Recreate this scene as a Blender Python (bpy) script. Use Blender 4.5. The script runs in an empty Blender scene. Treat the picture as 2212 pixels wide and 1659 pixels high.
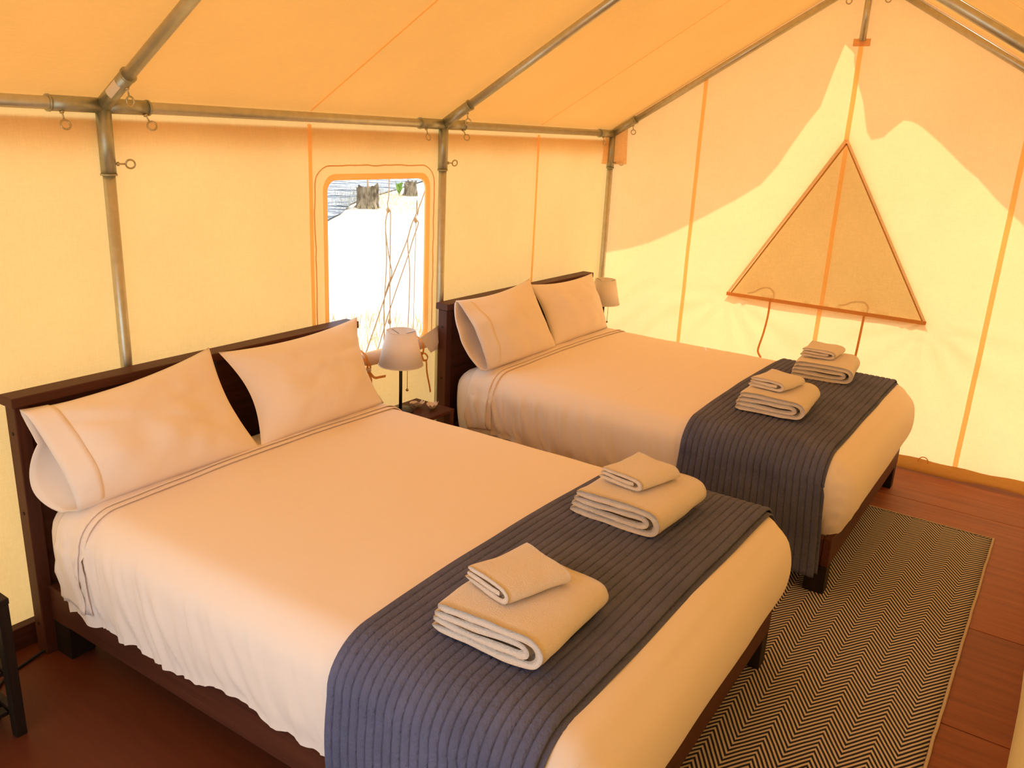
import bpy, bmesh, math, random
from math import sin, cos, pi, sqrt, radians
from mathutils import Vector, Matrix, noise
from mathutils.geometry import delaunay_2d_cdt
random.seed(7)
S = bpy.context.scene
COL = S.collection
NV = noise.noise

# ------------------------------------------------------------------ camera
CAM = Vector((2.8958, -0.9014, 1.8759))
YAW, PITCH, ROLL, FPX = -0.5940, 0.2958, 0.0490, 1784.7
cd = bpy.data.cameras.new('camera'); cam = bpy.data.objects.new('camera', cd); COL.objects.link(cam)
fw = Vector((sin(YAW)*cos(PITCH), cos(YAW)*cos(PITCH), -sin(PITCH)))
rt = Vector((cos(YAW), -sin(YAW), 0)); up = rt.cross(fw)
r2 = rt*cos(ROLL) + up*sin(ROLL); u2 = -rt*sin(ROLL) + up*cos(ROLL)
M = Matrix((r2, u2, -fw)).transposed().to_4x4(); M.translation = CAM
cam.matrix_world = M
cd.sensor_width = 36; cd.lens = FPX/2212*36; cd.clip_start = 0.02; cd.clip_end = 400
S.camera = cam

# ------------------------------------------------------------------ world, sun, exposure
W = bpy.data.worlds.new('sky'); S.world = W; W.use_nodes = True
bg = W.node_tree.nodes['Background']
bg.inputs[0].default_value = (0.93, 0.96, 1.0, 1); bg.inputs[1].default_value = 1.80
SUN = Vector((0.05, 0.76, 0.66)).normalized()      # towards the sun
sl = bpy.data.lights.new('sun', 'SUN'); sl.energy = 4.7; sl.angle = radians(0.6); sl.color = (1, 0.94, 0.90)
so = bpy.data.objects.new('sun', sl); COL.objects.link(so); so.rotation_euler = (-SUN).to_track_quat('-Z', 'Y').to_euler()
so.location = (2, 12, 12)
vs = S.view_settings
vs.view_transform = 'Standard'; vs.look = 'None'; vs.gamma = 1; vs.use_curve_mapping = False; vs.exposure = 0.04
S.cycles.max_bounces = 14; S.cycles.diffuse_bounces = 8; S.cycles.transmission_bounces = 10

# ------------------------------------------------------------------ dimensions (metres)
H, XC, SL, L = 1.8967, 1.5877, 0.5864, 4.4915
YF = -1.10                                          # front wall
POSTS = [YF, 0.7645, 2.6209, L]
RIDGE = H + SL*XC
XR = 2*XC
ZG = -0.40

# ------------------------------------------------------------------ materials
def nodes(name):
    m = bpy.data.materials.new(name); m.use_nodes = True
    nt = m.node_tree; nt.nodes.clear()
    out = nt.nodes.new('ShaderNodeOutputMaterial')
    return m, nt, out
def N(nt, t, **k):
    n = nt.nodes.new(t)
    for a, v in k.items():
        if a.startswith('i_'):
            n.inputs[a[2:].replace('_', ' ')].default_value = v
        else: setattr(n, a, v)
    return n
def ln(nt, a, b): nt.links.new(a, b)
def rgba(c): return (c[0], c[1], c[2], 1)
def coord(nt, scale=(1, 1, 1), kind='Object'):
    tc = N(nt, 'ShaderNodeTexCoord'); mp = N(nt, 'ShaderNodeMapping')
    mp.inputs['Scale'].default_value = scale
    ln(nt, tc.outputs[kind], mp.inputs['Vector']); return mp.outputs['Vector']
def noise_tex(nt, vec, scale, detail=4, rough=0.6):
    n = N(nt, 'ShaderNodeTexNoise'); n.inputs['Scale'].default_value = scale
    n.inputs['Detail'].default_value = detail; n.inputs['Roughness'].default_value = rough
    ln(nt, vec, n.inputs['Vector']); return n.outputs['Fac']
def ramp(nt, fac, stops):
    r = N(nt, 'ShaderNodeValToRGB'); e = r.color_ramp.elements
    while len(e) < len(stops): e.new(0.5)
    for i, (p, c) in enumerate(stops): e[i].position = p; e[i].color = rgba(c)
    ln(nt, fac, r.inputs['Fac']); return r.outputs['Color']
def bump(nt, fac, dist, strength=1.0):
    b = N(nt, 'ShaderNodeBump'); b.inputs['Distance'].default_value = dist; b.inputs['Strength'].default_value = strength
    ln(nt, fac, b.inputs['Height']); return b.outputs['Normal']

def canvas(name, refl, trans, weave=1.0):
    m, nt, out = nodes(name)
    v = coord(nt)
    a = N(nt, 'ShaderNodeMath', operation='ADD')
    v1 = coord(nt, (260, 260, 30)); v2 = coord(nt, (30, 30, 260))
    ln(nt, noise_tex(nt, v1, 1, 3), a.inputs[0]); ln(nt, noise_tex(nt, v2, 1, 3), a.inputs[1])
    big = noise_tex(nt, v, 1.7, 3)
    def vary(c, k):
        lo = [x*(1-k) for x in c]; hi = [min(1, x*(1+k)) for x in c]
        return ramp(nt, a.outputs[0], [(0.75, lo), (1.0, hi)]) if False else (lo, hi)
    mr = N(nt, 'ShaderNodeMapRange'); mr.inputs['From Min'].default_value = 0.6; mr.inputs['From Max'].default_value = 1.4
    mr.inputs['To Min'].default_value = 1-0.10*weave; mr.inputs['To Max'].default_value = 1+0.10*weave
    ln(nt, a.outputs[0], mr.inputs['Value'])
    mr2 = N(nt, 'ShaderNodeMapRange'); mr2.inputs['From Min'].default_value = 0.3; mr2.inputs['From Max'].default_value = 0.7
    mr2.inputs['To Min'].default_value = 0.96; mr2.inputs['To Max'].default_value = 1.04
    ln(nt, big, mr2.inputs['Value'])
    mu = N(nt, 'ShaderNodeMath', operation='MULTIPLY'); ln(nt, mr.outputs[0], mu.inputs[0]); ln(nt, mr2.outputs[0], mu.inputs[1])
    def shade(kind, c):
        sc = N(nt, 'ShaderNodeVectorMath', operation='SCALE'); sc.inputs[0].default_value = c
        ln(nt, mu.outputs[0], sc.inputs['Scale'])
        b = N(nt, kind); ln(nt, sc.outputs[0], b.inputs['Color']); return b
    d = shade('ShaderNodeBsdfDiffuse', refl); t = shade('ShaderNodeBsdfTranslucent', trans)
    ad = N(nt, 'ShaderNodeAddShader'); ln(nt, d.outputs[0], ad.inputs[0]); ln(nt, t.outputs[0], ad.inputs[1])
    ln(nt, ad.outputs[0], out.inputs[0]); return m

def pbr(name, col, rough=0.6, metal=0.0, spec=0.5, col2=None, nscale=(1, 1, 1), nfreq=8, bscale=None, bdist=0.001, sheen=0.0, coat=0.0, lo=0.35, hi=0.65):
    m, nt, out = nodes(name)
    p = N(nt, 'ShaderNodeBsdfPrincipled'); p.inputs['Base Color'].default_value = rgba(col)
    p.inputs['Roughness'].default_value = rough; p.inputs['Metallic'].default_value = metal
    p.inputs['Specular IOR Level'].default_value = spec; p.inputs['Sheen Weight'].default_value = sheen
    p.inputs['Coat Weight'].default_value = coat
    if col2:
        f = noise_tex(nt, coord(nt, nscale), nfreq)
        ln(nt, ramp(nt, f, [(lo, col), (hi, col2)]), p.inputs['Base Color'])
    if bscale:
        f = noise_tex(nt, coord(nt), bscale, 3)
        ln(nt, bump(nt, f, bdist), p.inputs['Normal'])
    ln(nt, p.outputs[0], out.inputs[0]); return m

M_wall = canvas('wall canvas', (0.55, 0.38, 0.18), (0.40, 0.275, 0.105), 0.6)
M_end = canvas('end wall canvas', (0.55, 0.38, 0.18), (0.40, 0.268, 0.120), 0.7)
M_right_shade = canvas('shade dimmed right canvas', (0.42, 0.27, 0.09), (0.25, 0.155, 0.045), 0.6)  # right side's shade put into the colour, dimmer than the left wall
M_roof = canvas('roof canvas', (0.53, 0.34, 0.15), (0.225, 0.107, 0.024), 0.5)
M_strip = canvas('seam tape canvas', (0.48, 0.30, 0.13), (0.60, 0.42, 0.20), 0.5)
M_val = canvas('valance canvas', (0.5, 0.36, 0.2), (0.13, 0.09, 0.045), 0.5)
M_patch = canvas('reinforcing canvas', (0.42, 0.29, 0.16), (0.48, 0.36, 0.22))
M_flap = canvas('window flap canvas', (0.45, 0.27, 0.10), (0.190, 0.114, 0.032))
M_fly = canvas('fly canvas', (0.6, 0.5, 0.35), (0.16, 0.12, 0.06))
M_bind = canvas('pale binding', (0.40, 0.35, 0.28), (0.56, 0.50, 0.42))
M_roll = canvas('rolled canvas', (0.66, 0.52, 0.38), (0.15, 0.10, 0.05))
M_ribbon = canvas('tan ribbon', (0.50, 0.29, 0.10), (0.34, 0.20, 0.07))
M_steel = pbr('galvanized steel', (0.60, 0.59, 0.49), 0.36, 0.8, 0.5, (0.52, 0.52, 0.43), nfreq=30)
M_fit = pbr('fitting steel', (0.46, 0.47, 0.37), 0.42, 0.8, 0.5, (0.40, 0.41, 0.33), nfreq=40)
M_bolt = pbr('brassy bolt steel', (0.55, 0.48, 0.30), 0.35, 0.9)
M_label = pbr('paper sticker', (0.75, 0.68, 0.55), 0.6)
M_sheet = pbr('white cotton sheet', (0.885, 0.815, 0.775), 0.85, 0, 0.2, bscale=5, bdist=0.004, sheen=0.15)
M_pillow = pbr('white pillowcase', (0.89, 0.825, 0.79), 0.85, 0, 0.2, bscale=6, bdist=0.006, sheen=0.15)
M_towel = pbr('white terry', (0.90, 0.84, 0.80), 0.95, 0, 0.1, bscale=260, bdist=0.005, sheen=0.3)
def quilt_mat():
    m, nt, out = nodes('slate blue quilt')
    p = N(nt, 'ShaderNodeBsdfPrincipled'); p.inputs['Roughness'].default_value = 0.9; p.inputs['Specular IOR Level'].default_value = 0.15
    f = noise_tex(nt, coord(nt), 6)
    ln(nt, ramp(nt, f, [(0.3, (0.105, 0.118, 0.215)), (0.7, (0.145, 0.158, 0.275))]), p.inputs['Base Color'])
    g = noise_tex(nt, coord(nt, (85, 60, 60)), 1, 4)
    ln(nt, bump(nt, g, 0.009, 0.9), p.inputs['Normal'])
    ln(nt, p.outputs[0], out.inputs[0]); return m
M_quilt = quilt_mat()
def wood(name, dark, light, axis, rough=0.5, gs=1.0):
    m, nt, out = nodes(name)
    p = N(nt, 'ShaderNodeBsdfPrincipled'); p.inputs['Roughness'].default_value = rough; p.inputs['Specular IOR Level'].default_value = 0.22
    sc = [22*gs, 22*gs, 22*gs]; sc[axis] = 1.2*gs
    f = noise_tex(nt, coord(nt, sc), 1.0, 6, 0.65)
    ln(nt, ramp(nt, f, [(0.3, dark), (0.5, [(a+b)/2 for a, b in zip(dark, light)]), (0.72, light)]), p.inputs['Base Color'])
    ln(nt, bump(nt, f, 0.001, 0.6), p.inputs['Normal'])
    ln(nt, p.outputs[0], out.inputs[0]); return m
DK, LT = (0.048, 0.0135, 0.008), (0.105, 0.034, 0.018)
M_wx, M_wy, M_wz = wood('stained wood x', DK, LT, 0), wood('stained wood y', DK, LT, 1), wood('stained wood z', DK, LT, 2)
M_dark = wood('near black wood', (0.008, 0.005, 0.004), (0.026, 0.014, 0.009), 2)
M_darky = wood('near black wood y', (0.008, 0.005, 0.004), (0.026, 0.014, 0.009), 1)
def ply_mat(name, c0, c1, c2):
    m, nt, out = nodes(name)
    p = N(nt, 'ShaderNodeBsdfPrincipled'); p.inputs['Roughness'].default_value = 0.5; p.inputs['Specular IOR Level'].default_value = 0.3
    v = coord(nt, (1.3, 16, 1)); f = noise_tex(nt, v, 1.6, 7, 0.62)
    c = ramp(nt, f, [(0.28, c0), (0.5, c1), (0.75, c2)])
    v2 = coord(nt, (9, 60, 1)); k = noise_tex(nt, v2, 1.0, 2, 0.5)
    r2_ = ramp(nt, k, [(0.22, (0.25, 0.2, 0.2)), (0.27, (1, 1, 1))])
    mx = N(nt, 'ShaderNodeMix', data_type='RGBA', blend_type='MULTIPLY'); mx.inputs[0].default_value = 1
    ln(nt, c, mx.inputs[6]); ln(nt, r2_, mx.inputs[7])
    ln(nt, mx.outputs[2], p.inputs['Base Color']); ln(nt, bump(nt, f, 0.0015, 0.5), p.inputs['Normal'])
    ln(nt, p.outputs[0], out.inputs[0]); return m
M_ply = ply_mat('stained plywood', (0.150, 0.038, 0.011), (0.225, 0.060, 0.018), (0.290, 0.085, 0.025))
M_ply_glow = ply_mat('stained plywood with painted glow', (0.20, 0.056, 0.014), (0.29, 0.084, 0.022), (0.36, 0.110, 0.030))  # glow of the sunlit end wall put into the back sheets' colour
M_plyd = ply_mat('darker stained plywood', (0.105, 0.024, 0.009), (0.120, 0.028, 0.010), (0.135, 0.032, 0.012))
def rug_mat():
    m, nt, out = nodes('herringbone weave')
    p = N(nt, 'ShaderNodeBsdfPrincipled'); p.inputs['Roughness'].default_value = 0.95; p.inputs['Specular IOR Level'].default_value = 0.1
    tc = N(nt, 'ShaderNodeTexCoord')
    wob = N(nt, 'ShaderNodeTexNoise'); wob.inputs['Scale'].default_value = 9
    ln(nt, tc.outputs['Object'], wob.inputs['Vector'])
    sx = N(nt, 'ShaderNodeSeparateXYZ'); ln(nt, tc.outputs['Object'], sx.inputs[0])
    def mt(op, a, b=None):
        n = N(nt, 'ShaderNodeMath', operation=op)
        for i, q in enumerate((a, b)):
            if q is None: continue
            if isinstance(q, (int, float)): n.inputs[i].default_value = q
            else: ln(nt, q, n.inputs[i])
        return n.outputs[0]
    wv = 0.075
    xx = mt('DIVIDE', sx.outputs[0], 2*wv)                   # origin of the rug lies on its right edge
    tri = mt('ABSOLUTE', mt('SUBTRACT', mt('MULTIPLY', mt('FRACT', xx), 2), 1))   # 0..1
    off = mt('MULTIPLY', tri, -wv*1.55)
    yy = mt('ADD', mt('ADD', sx.outputs[1], off), mt('MULTIPLY', wob.outputs['Fac'], 0.010))
    ph = mt('FRACT', mt('DIVIDE', yy, 0.0268))
    f = mt('ABSOLUTE', mt('SUBTRACT', ph, 0.5))
    cr = ramp(nt, f, [(0.235, (0.030, 0.032, 0.055)), (0.29, (0.62, 0.55, 0.48))])
    ln(nt, cr, p.inputs['Base Color'])
    fine = noise_tex(nt, tc.outputs['Object'], 500, 2)
    ln(nt, bump(nt, fine, 0.002, 0.7), p.inputs['Normal'])
    ln(nt, p.outputs[0], out.inputs[0]); return m
M_rug = rug_mat()
M_cream = pbr('cream yarn', (0.60, 0.50, 0.40), 0.95, 0, 0.1, bscale=300, bdist=0.003)
M_black = pbr('black lamp metal', (0.012, 0.011, 0.011), 0.4)
M_shade = canvas('lamp shade cloth', (0.62, 0.60, 0.59), (0.36, 0.34, 0.33), 0.2)
M_chain = pbr('brass chain', (0.45, 0.30, 0.12), 0.35, 0.9)
M_bulb = pbr('opal bulb', (0.85, 0.85, 0.82), 0.2)
M_shell = pbr('pale wrapper', (0.80, 0.72, 0.68), 0.25, 0, 0.6, (0.62, 0.52, 0.46), nfreq=60)
M_ground = pbr('pale dry ground', (0.56, 0.52, 0.44), 0.95, 0, 0.1, (0.74, 0.71, 0.66), nfreq=0.9)
M_deck = pbr('deck timber', (0.18, 0.10, 0.06), 0.8)
M_grass = pbr('dry straw grass', (0.60, 0.47, 0.22), 0.9, 0, 0.1, (0.72, 0.60, 0.34), nfreq=3)
M_green = pbr('fresh green leaf', (0.30, 0.48, 0.10), 0.7, 0, 0.2)
M_bark = pbr('weathered stump wood', (0.10, 0.075, 0.045), 0.9, 0, 0.1, (0.36, 0.28, 0.18), nscale=(1, 1, 0.4), nfreq=9)
M_rope = pbr('tan cord', (0.52, 0.37, 0.22), 0.9, 0, 0.1)
M_cord = pbr('black rubber cord', (0.01, 0.009, 0.009), 0.5)
def water_mat():
    m, nt, out = nodes('rippled lake water')
    p = N(nt, 'ShaderNodeBsdfPrincipled'); p.inputs['Base Color'].default_value = (0.03, 0.055, 0.085, 1)
    p.inputs['Roughness'].default_value = 0.06; p.inputs['IOR'].default_value = 1.33
    f = noise_tex(nt, coord(nt, (1.1, 1.1, 1.1)), 1.0, 3, 0.5)
    ln(nt, bump(nt, f, 0.7, 1.0), p.inputs['Normal'])
    ln(nt, p.outputs[0], out.inputs[0]); return m
M_water = water_mat()

# ------------------------------------------------------------------ object helpers
def link(name, me, mat, parent=None, smooth=False):
    o = bpy.data.objects.new(name, me); COL.objects.link(o)
    if mat and not me.materials: me.materials.append(mat)
    if smooth:
        for p in me.polygons: p.use_smooth = True
    if parent: o.parent = parent
    return o
def raw(name, verts, faces, mat, parent=None, smooth=False):
    me = bpy.data.meshes.new(name); me.from_pydata([tuple(v) for v in verts], [], faces); me.update()
    return link(name, me, mat, parent, smooth)
def from_bm(name, bm, mat, parent=None, smooth=False):
    bmesh.ops.recalc_face_normals(bm, faces=bm.faces)
    me = bpy.data.meshes.new(name); bm.to_mesh(me); bm.free()
    return link(name, me, mat, parent, smooth)
def thing(name, label, cat, loc=(0, 0, 0), group=None):
    o = bpy.data.objects.new(name, None); COL.objects.link(o); o.location = loc; o.empty_display_size = 0.05
    return tag(o, label, cat, group)
def tag(o, label, cat, group=None):
    o['label'] = label; o['category'] = cat
    if group: o['group'] = group
    return o
def struct(o, label=None, cat=None):
    o['kind'] = 'structure'
    if label: o['label'] = label
    if cat: o['category'] = cat
    return o
def sempty(name, label, cat):
    o = bpy.data.objects.new(name, None); COL.objects.link(o); o.empty_display_size = 0.05
    return struct(o, label, cat)
def bx(bm, lo, hi, bev=0.003, seg=2):
    r = bmesh.ops.create_cube(bm, size=1.0); vs_ = r['verts']
    for v in vs_:
        v.co = Vector([(lo[i]+hi[i])/2 + v.co[i]*(hi[i]-lo[i]) for i in range(3)])
    if bev:
        es = list({e for v in vs_ for e in v.link_edges})
        bmesh.ops.bevel(bm, geom=es, offset=bev, segments=seg, affect='EDGES', profile=0.5)
def box(name, lo, hi, mat, parent=None, bev=0.003):
    bm = bmesh.new(); bx(bm, lo, hi, bev); return from_bm(name, bm, mat, parent)
def frame_for(d):
    d = d.normalized(); a = Vector((0, 0, 1)) if abs(d.z) < 0.9 else Vector((1, 0, 0))
    x = d.cross(a).normalized(); y = d.cross(x).normalized(); return x, y
def tube_geo(pts, rad, n=12, cap=True):
    pts = [Vector(p) for p in pts]; V = []; F = []
    x = None
    for i, p in enumerate(pts):
        d = (pts[min(i+1, len(pts)-1)] - pts[max(i-1, 0)])
        if d.length < 1e-9: d = Vector((0, 0, 1))
        d.normalize()
        if x is None: x, y = frame_for(d)
        else:
            x = (x - d*x.dot(d)); x = x.normalized() if x.length > 1e-6 else frame_for(d)[0]; y = d.cross(x)
        r = rad[i] if isinstance(rad, (list, tuple)) else rad
        for k in range(n):
            a = 2*pi*k/n; V.append(p + x*(r*cos(a)) + y*(r*sin(a)))
    for i in range(len(pts)-1):
        for k in range(n):
            k2 = (k+1) % n; F.append((i*n+k, i*n+k2, (i+1)*n+k2, (i+1)*n+k))
    if cap:
        F.append(tuple(range(n-1, -1, -1))); b = (len(pts)-1)*n; F.append(tuple(b+k for k in range(n)))
    return V, F
def tube(name, pts, rad, mat, parent=None, n=12, smooth=True, cap=True):
    V, F = tube_geo(pts, rad, n, cap); o = raw(name, V, F, mat, parent)
    if smooth:
        for p in o.data.polygons: p.use_smooth = len(p.vertices) == 4
    return o
def lathe(name, prof, mat, parent=None, n=40, loc=(0, 0, 0), smooth=True, closed=False):
    V = []; F = []; m = len(prof)
    for r, z in prof:
        for k in range(n):
            a = 2*pi*k/n; V.append((loc[0]+r*cos(a), loc[1]+r*sin(a), loc[2]+z))
    for i in range(m if closed else m-1):
        i2 = (i+1) % m
        for k in range(n):
            k2 = (k+1) % n; F.append((i*n+k, i*n+k2, i2*n+k2, i2*n+k))
    return raw(name, V, F, mat, parent, smooth)
def join_geo(parts):
    V = []; F = []
    for v, f in parts:
        b = len(V); V += list(v); F += [tuple(b+i for i in q) for q in f]
    return V, F
def spline(pts, k=8):
    """Catmull-Rom through the points."""
    P_ = [Vector(p) for p in pts]; out = []
    for i in range(len(P_)-1):
        a = P_[max(i-1, 0)]; b = P_[i]; c = P_[i+1]; d = P_[min(i+2, len(P_)-1)]
        for j in range(k):
            t = j/k
            out.append(0.5*((2*b)+(c-a)*t+(2*a-5*b+4*c-d)*t*t+(3*b-a-3*c+d)*t**3))
    out.append(P_[-1]); return out
def sheet_poly(name, outline, hole, place, mat, parent=None, step=0.06, fine=None):
    """Flat cloth in 2-D (a, b) triangulated with a hole, then put in space by place(a, b)."""
    pts = [Vector(p) for p in outline]; n0 = len(pts)
    edges = [(i, (i+1) % n0) for i in range(n0)]
    if hole:
        h0 = len(pts); pts += [Vector(p) for p in hole]; nh = len(hole)
        edges += [(h0+i, h0+(i+1) % nh) for i in range(nh)]
    def inside(p, poly):
        c = False; j = len(poly)-1
        for i in range(len(poly)):
            a, b = poly[i], poly[j]
            if (a[1] > p[1]) != (b[1] > p[1]) and p[0] < (b[0]-a[0])*(p[1]-a[1])/(b[1]-a[1])+a[0]: c = not c
            j = i
        return c
    xs = [p[0] for p in outline]; ys = [p[1] for p in outline]
    def dist_ok(p, poly, m):
        for i in range(len(poly)):
            a = Vector(poly[i]); b = Vector(poly[(i+1) % len(poly)]); ab = b-a
            t = max(0, min(1, (Vector(p)-a).dot(ab)/max(ab.length_squared, 1e-9)))
            if (Vector(p)-a-ab*t).length < m: return False
        return True
    y = min(ys)+step/2; row = 0
    while y < max(ys):
        x = min(xs)+step/2 + (step/2 if row % 2 else 0)
        while x < max(xs):
            p = (x, y)
            if inside(p, outline) and dist_ok(p, outline, step*0.35) and not (hole and (inside(p, hole) or not dist_ok(p, hole, step*0.35))):
                pts.append(Vector(p))
            x += step
        y += step; row += 1
    v, e, f, _, _, _ = delaunay_2d_cdt(pts, edges, [], 0, 1e-5)
    F = []
    for q in f:
        c = sum((v[i] for i in q), Vector((0, 0)))/len(q)
        if inside(c, outline) and not (hole and inside(c, hole)): F.append(tuple(q))
    return raw(name, [place(p[0], p[1]) for p in v], F, mat, parent, True)
def rrect(x0, x1, y0, y1, r, k=5):
    out = []
    for cx, cy, a0 in ((x1-r, y1-r, 0), (x0+r, y1-r, 90), (x0+r, y0+r, 180), (x1-r, y0+r, 270)):
        for i in range(k+1):
            a = radians(a0+90*i/k); out.append((cx+r*cos(a), cy+r*sin(a)))
    return out
def ribbon(name, pts, width, wdir, mat, parent=None, thick=0.0012, k=6):
    """Flat tape along a path: wdir gives the direction of its width."""
    P_ = spline(pts, k); V = []; F = []; wd = Vector(wdir).normalized()
    for i, p in enumerate(P_):
        d = (P_[min(i+1, len(P_)-1)]-P_[max(i-1, 0)]).normalized(); nn = d.cross(wd).normalized(); w = nn.cross(d).normalized()
        for a, b in ((-1, -1), (1, -1), (1, 1), (-1, 1)):
            V.append(p + w*(a*width/2) + nn*(b*thick/2))
    for i in range(len(P_)-1):
        for q in range(4):
            q2 = (q+1) % 4; F.append((i*4+q, i*4+q2, i*4+4+q2, i*4+4+q))
    F.append((3, 2, 1, 0)); b = (len(P_)-1)*4; F.append((b, b+1, b+2, b+3))
    return raw(name, V, F, mat, parent)

# ================================================================== SETTING
# ------------------------------------------------------------------ ground, lake
def ground_z(x, y): return ZG
g = 90
gv, gf = [], []
nx = 46
for j in range(nx+1):
    for i in range(nx+1):
        x = -g+2*g*i/nx; y = -g+2*g*j/nx
        gv.append((x, y, ZG + 0.02*NV(Vector((x*.2, y*.2, 0)))))
for j in range(nx):
    for i in range(nx): gf.append((j*(nx+1)+i, j*(nx+1)+i+1, (j+1)*(nx+1)+i+1, (j+1)*(nx+1)+i))
struct(raw('ground', gv, gf, M_ground, None, True), 'pale sunlit dry ground outside the tent', 'ground')
shore = [(-11.5, 12.2), (-13.2, 14.6), (-14.9, 16.6), (-16.0, 18.2), (-18.5, 22.5), (-23, 30), (-40, 60), (-85, 60), (-85, 10), (-30, 2), (-14, 9)]
def lake_z(a, b): return (a, b, ZG+0.05)
struct(sheet_poly('lake_water', shore, None, lake_z, M_water, None, 4.0), 'rippling blue grey lake water beyond the shore', 'water')
# ------------------------------------------------------------------ floor
floor = sempty('floor', 'red brown stained plywood floor of the tent', 'floor')
YB = [YF-0.15, 0.73, 1.95, 2.68, 3.94, L+0.12]
for a, b in zip(YB[:-1], YB[1:]):
    box('plywood_sheet', (-0.12, a+0.0022, -0.02), (1.90, b-0.0022, 0), M_plyd if b < 2.2 else M_ply_glow, floor, 0.0015)
    box('plywood_sheet', (1.9044, a+0.0022, -0.02), (XR+0.1, b-0.0022, 0), M_ply if b < 2.8 else M_ply_glow, floor, 0.0015)
box('platform', (-0.12, YF-0.15, ZG-0.03), (XR+0.1, L+0.12, -0.02), M_deck, floor, 0.0)

# ------------------------------------------------------------------ canvas: left wall with window
WX = -0.022
wy0, wy1, wz0, wz1 = 1.812, 2.507, 0.760, 1.622
def place_left(a, b):
    x = WX + 0.004*NV(Vector((a*2.2, b*1.6, 3))) + 0.0025*NV(Vector((a*9, b*2.5, 8)))
    if b > 1.8: x = WX
    return (x, a, b)
wall_l = struct(sheet_poly('wall_left', [(YF, -0.02), (L+0.03, -0.02), (L+0.03, H+0.01), (YF, H+0.01)],
                           rrect(wy0, wy1, wz0, wz1, 0.055), place_left, M_wall, None, 0.075), 'left canvas wall of the tent glowing orange', 'wall')
def strip_yz(name, y0, y1, z0, z1, x, mat, par, nseg=12):
    V = []; F = []
    for i in range(nseg+1):
        t = i/nseg; yw = 0.003*NV(Vector((y0, t*4, 2)))
        z = z0+(z1-z0)*t
        V += [(x, y0+yw, z), (x, y1+yw, z)]
    for i in range(nseg): F.append((2*i, 2*i+1, 2*i+3, 2*i+2))
    return raw(name, V, F, mat, par)
for ys in (-0.14, 1.712, 3.566):
    strip_yz('seam', ys-0.011, ys+0.011, 0, H-0.03, WX+0.012, M_strip, wall_l)
# valance: roof cloth turned down outside the wall, its loose lower edge flaring away
V = []; F = []; n = 120
for i in range(n+1):
    y = YF+(L-YF)*i/n
    low = 1.772 + 0.016*NV(Vector((y*2.3, 1, 0))) + 0.008*NV(Vector((y*7, 4, 0)))
    for j in range(5):
        t = j/4; V.append((WX-0.006-0.05*t*t, y, 1.853+(low-1.853)*t))
for i in range(n):
    for j in range(4): F.append((i*5+j, i*5+j+1, i*5+j+6, i*5+j+5))
raw('valance', V, F, M_val, wall_l, True)
struct(box('baseboard_left', (-0.012, YF+0.03, 0), (0.028, L-0.02, 0.085), M_wy), 'dark timber sill along the foot of the left wall', 'baseboard')

# window hem, stitch line, rolled flap
win = sempty('window_1', 'tall open window in the left wall with rolled flap below', 'window')
def ring_yz(name, inner, outer, x, mat, par):
    n = len(inner)
    V = [(x, a, b) for a, b in inner]+[(x+0.0015, a, b) for a, b in outer]+[(x-0.006, a, b) for a, b in inner]
    F = [(i, (i+1) % n, n+(i+1) % n, n+i) for i in range(n)]+[(i, 2*n+i, 2*n+(i+1) % n, (i+1) % n) for i in range(n)]
    return raw(name, V, F, mat, par)
ring_yz('hem', rrect(wy0-0.002, wy1+0.002, wz0-0.002, wz1+0.002, 0.055), rrect(wy0-0.030, wy1+0.030, wz0-0.03, wz1+0.030, 0.075), WX+0.012, M_strip, win)
sp = rrect(wy0-0.075, wy1+0.068, wz0-0.06, wz1+0.066, 0.09, 8)
SPs = []
for i in range(len(sp)):
    a = Vector(sp[i]); b = Vector(sp[(i+1) % len(sp)]); k = max(1, int((b-a).length/0.04))
    for j in range(k):
        q = a.lerp(b, j/k); SPs.append((WX+0.008, q.x+0.006*NV(Vector((q.x*14, q.y*14, 1))), q.y+0.006*NV(Vector((q.x*14, q.y*14, 7)))))
SPs.append(SPs[0])
tube('stitch_line', SPs, 0.0028, M_wall, win, 6)
# roll
V = []; F = []; nr = 16; ns = 44
for i in range(ns+1):
    t = i/ns; y = 1.70+0.88*t; zc = 0.752+0.006*sin(t*9)-0.010*sin(t*pi)
    rr = 0.036+0.006*NV(Vector((y*7, 0, 3)))
    pin = min(abs(y-1.975), abs(y-2.40)); rr *= 1-0.28*math.exp(-(pin/0.03)**2)
    if i == ns: rr *= 0.8
    for k in range(nr):
        a = 2*pi*k/nr; q = rr*(1+0.10*NV(Vector((y*11, cos(a)*1.6, sin(a)*1.6+5))))
        V.append((0.028+0.85*q*cos(a), y, zc+q*sin(a)))
for i in range(ns):
    for k in range(nr): F.append((i*nr+k, i*nr+(k+1) % nr, (i+1)*nr+(k+1) % nr, (i+1)*nr+k))
F.append(tuple(range(nr))); F.append(tuple(ns*nr+k for k in range(nr-1, -1, -1)))
raw('rolled_flap', V, F, M_roll, win, True)
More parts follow.
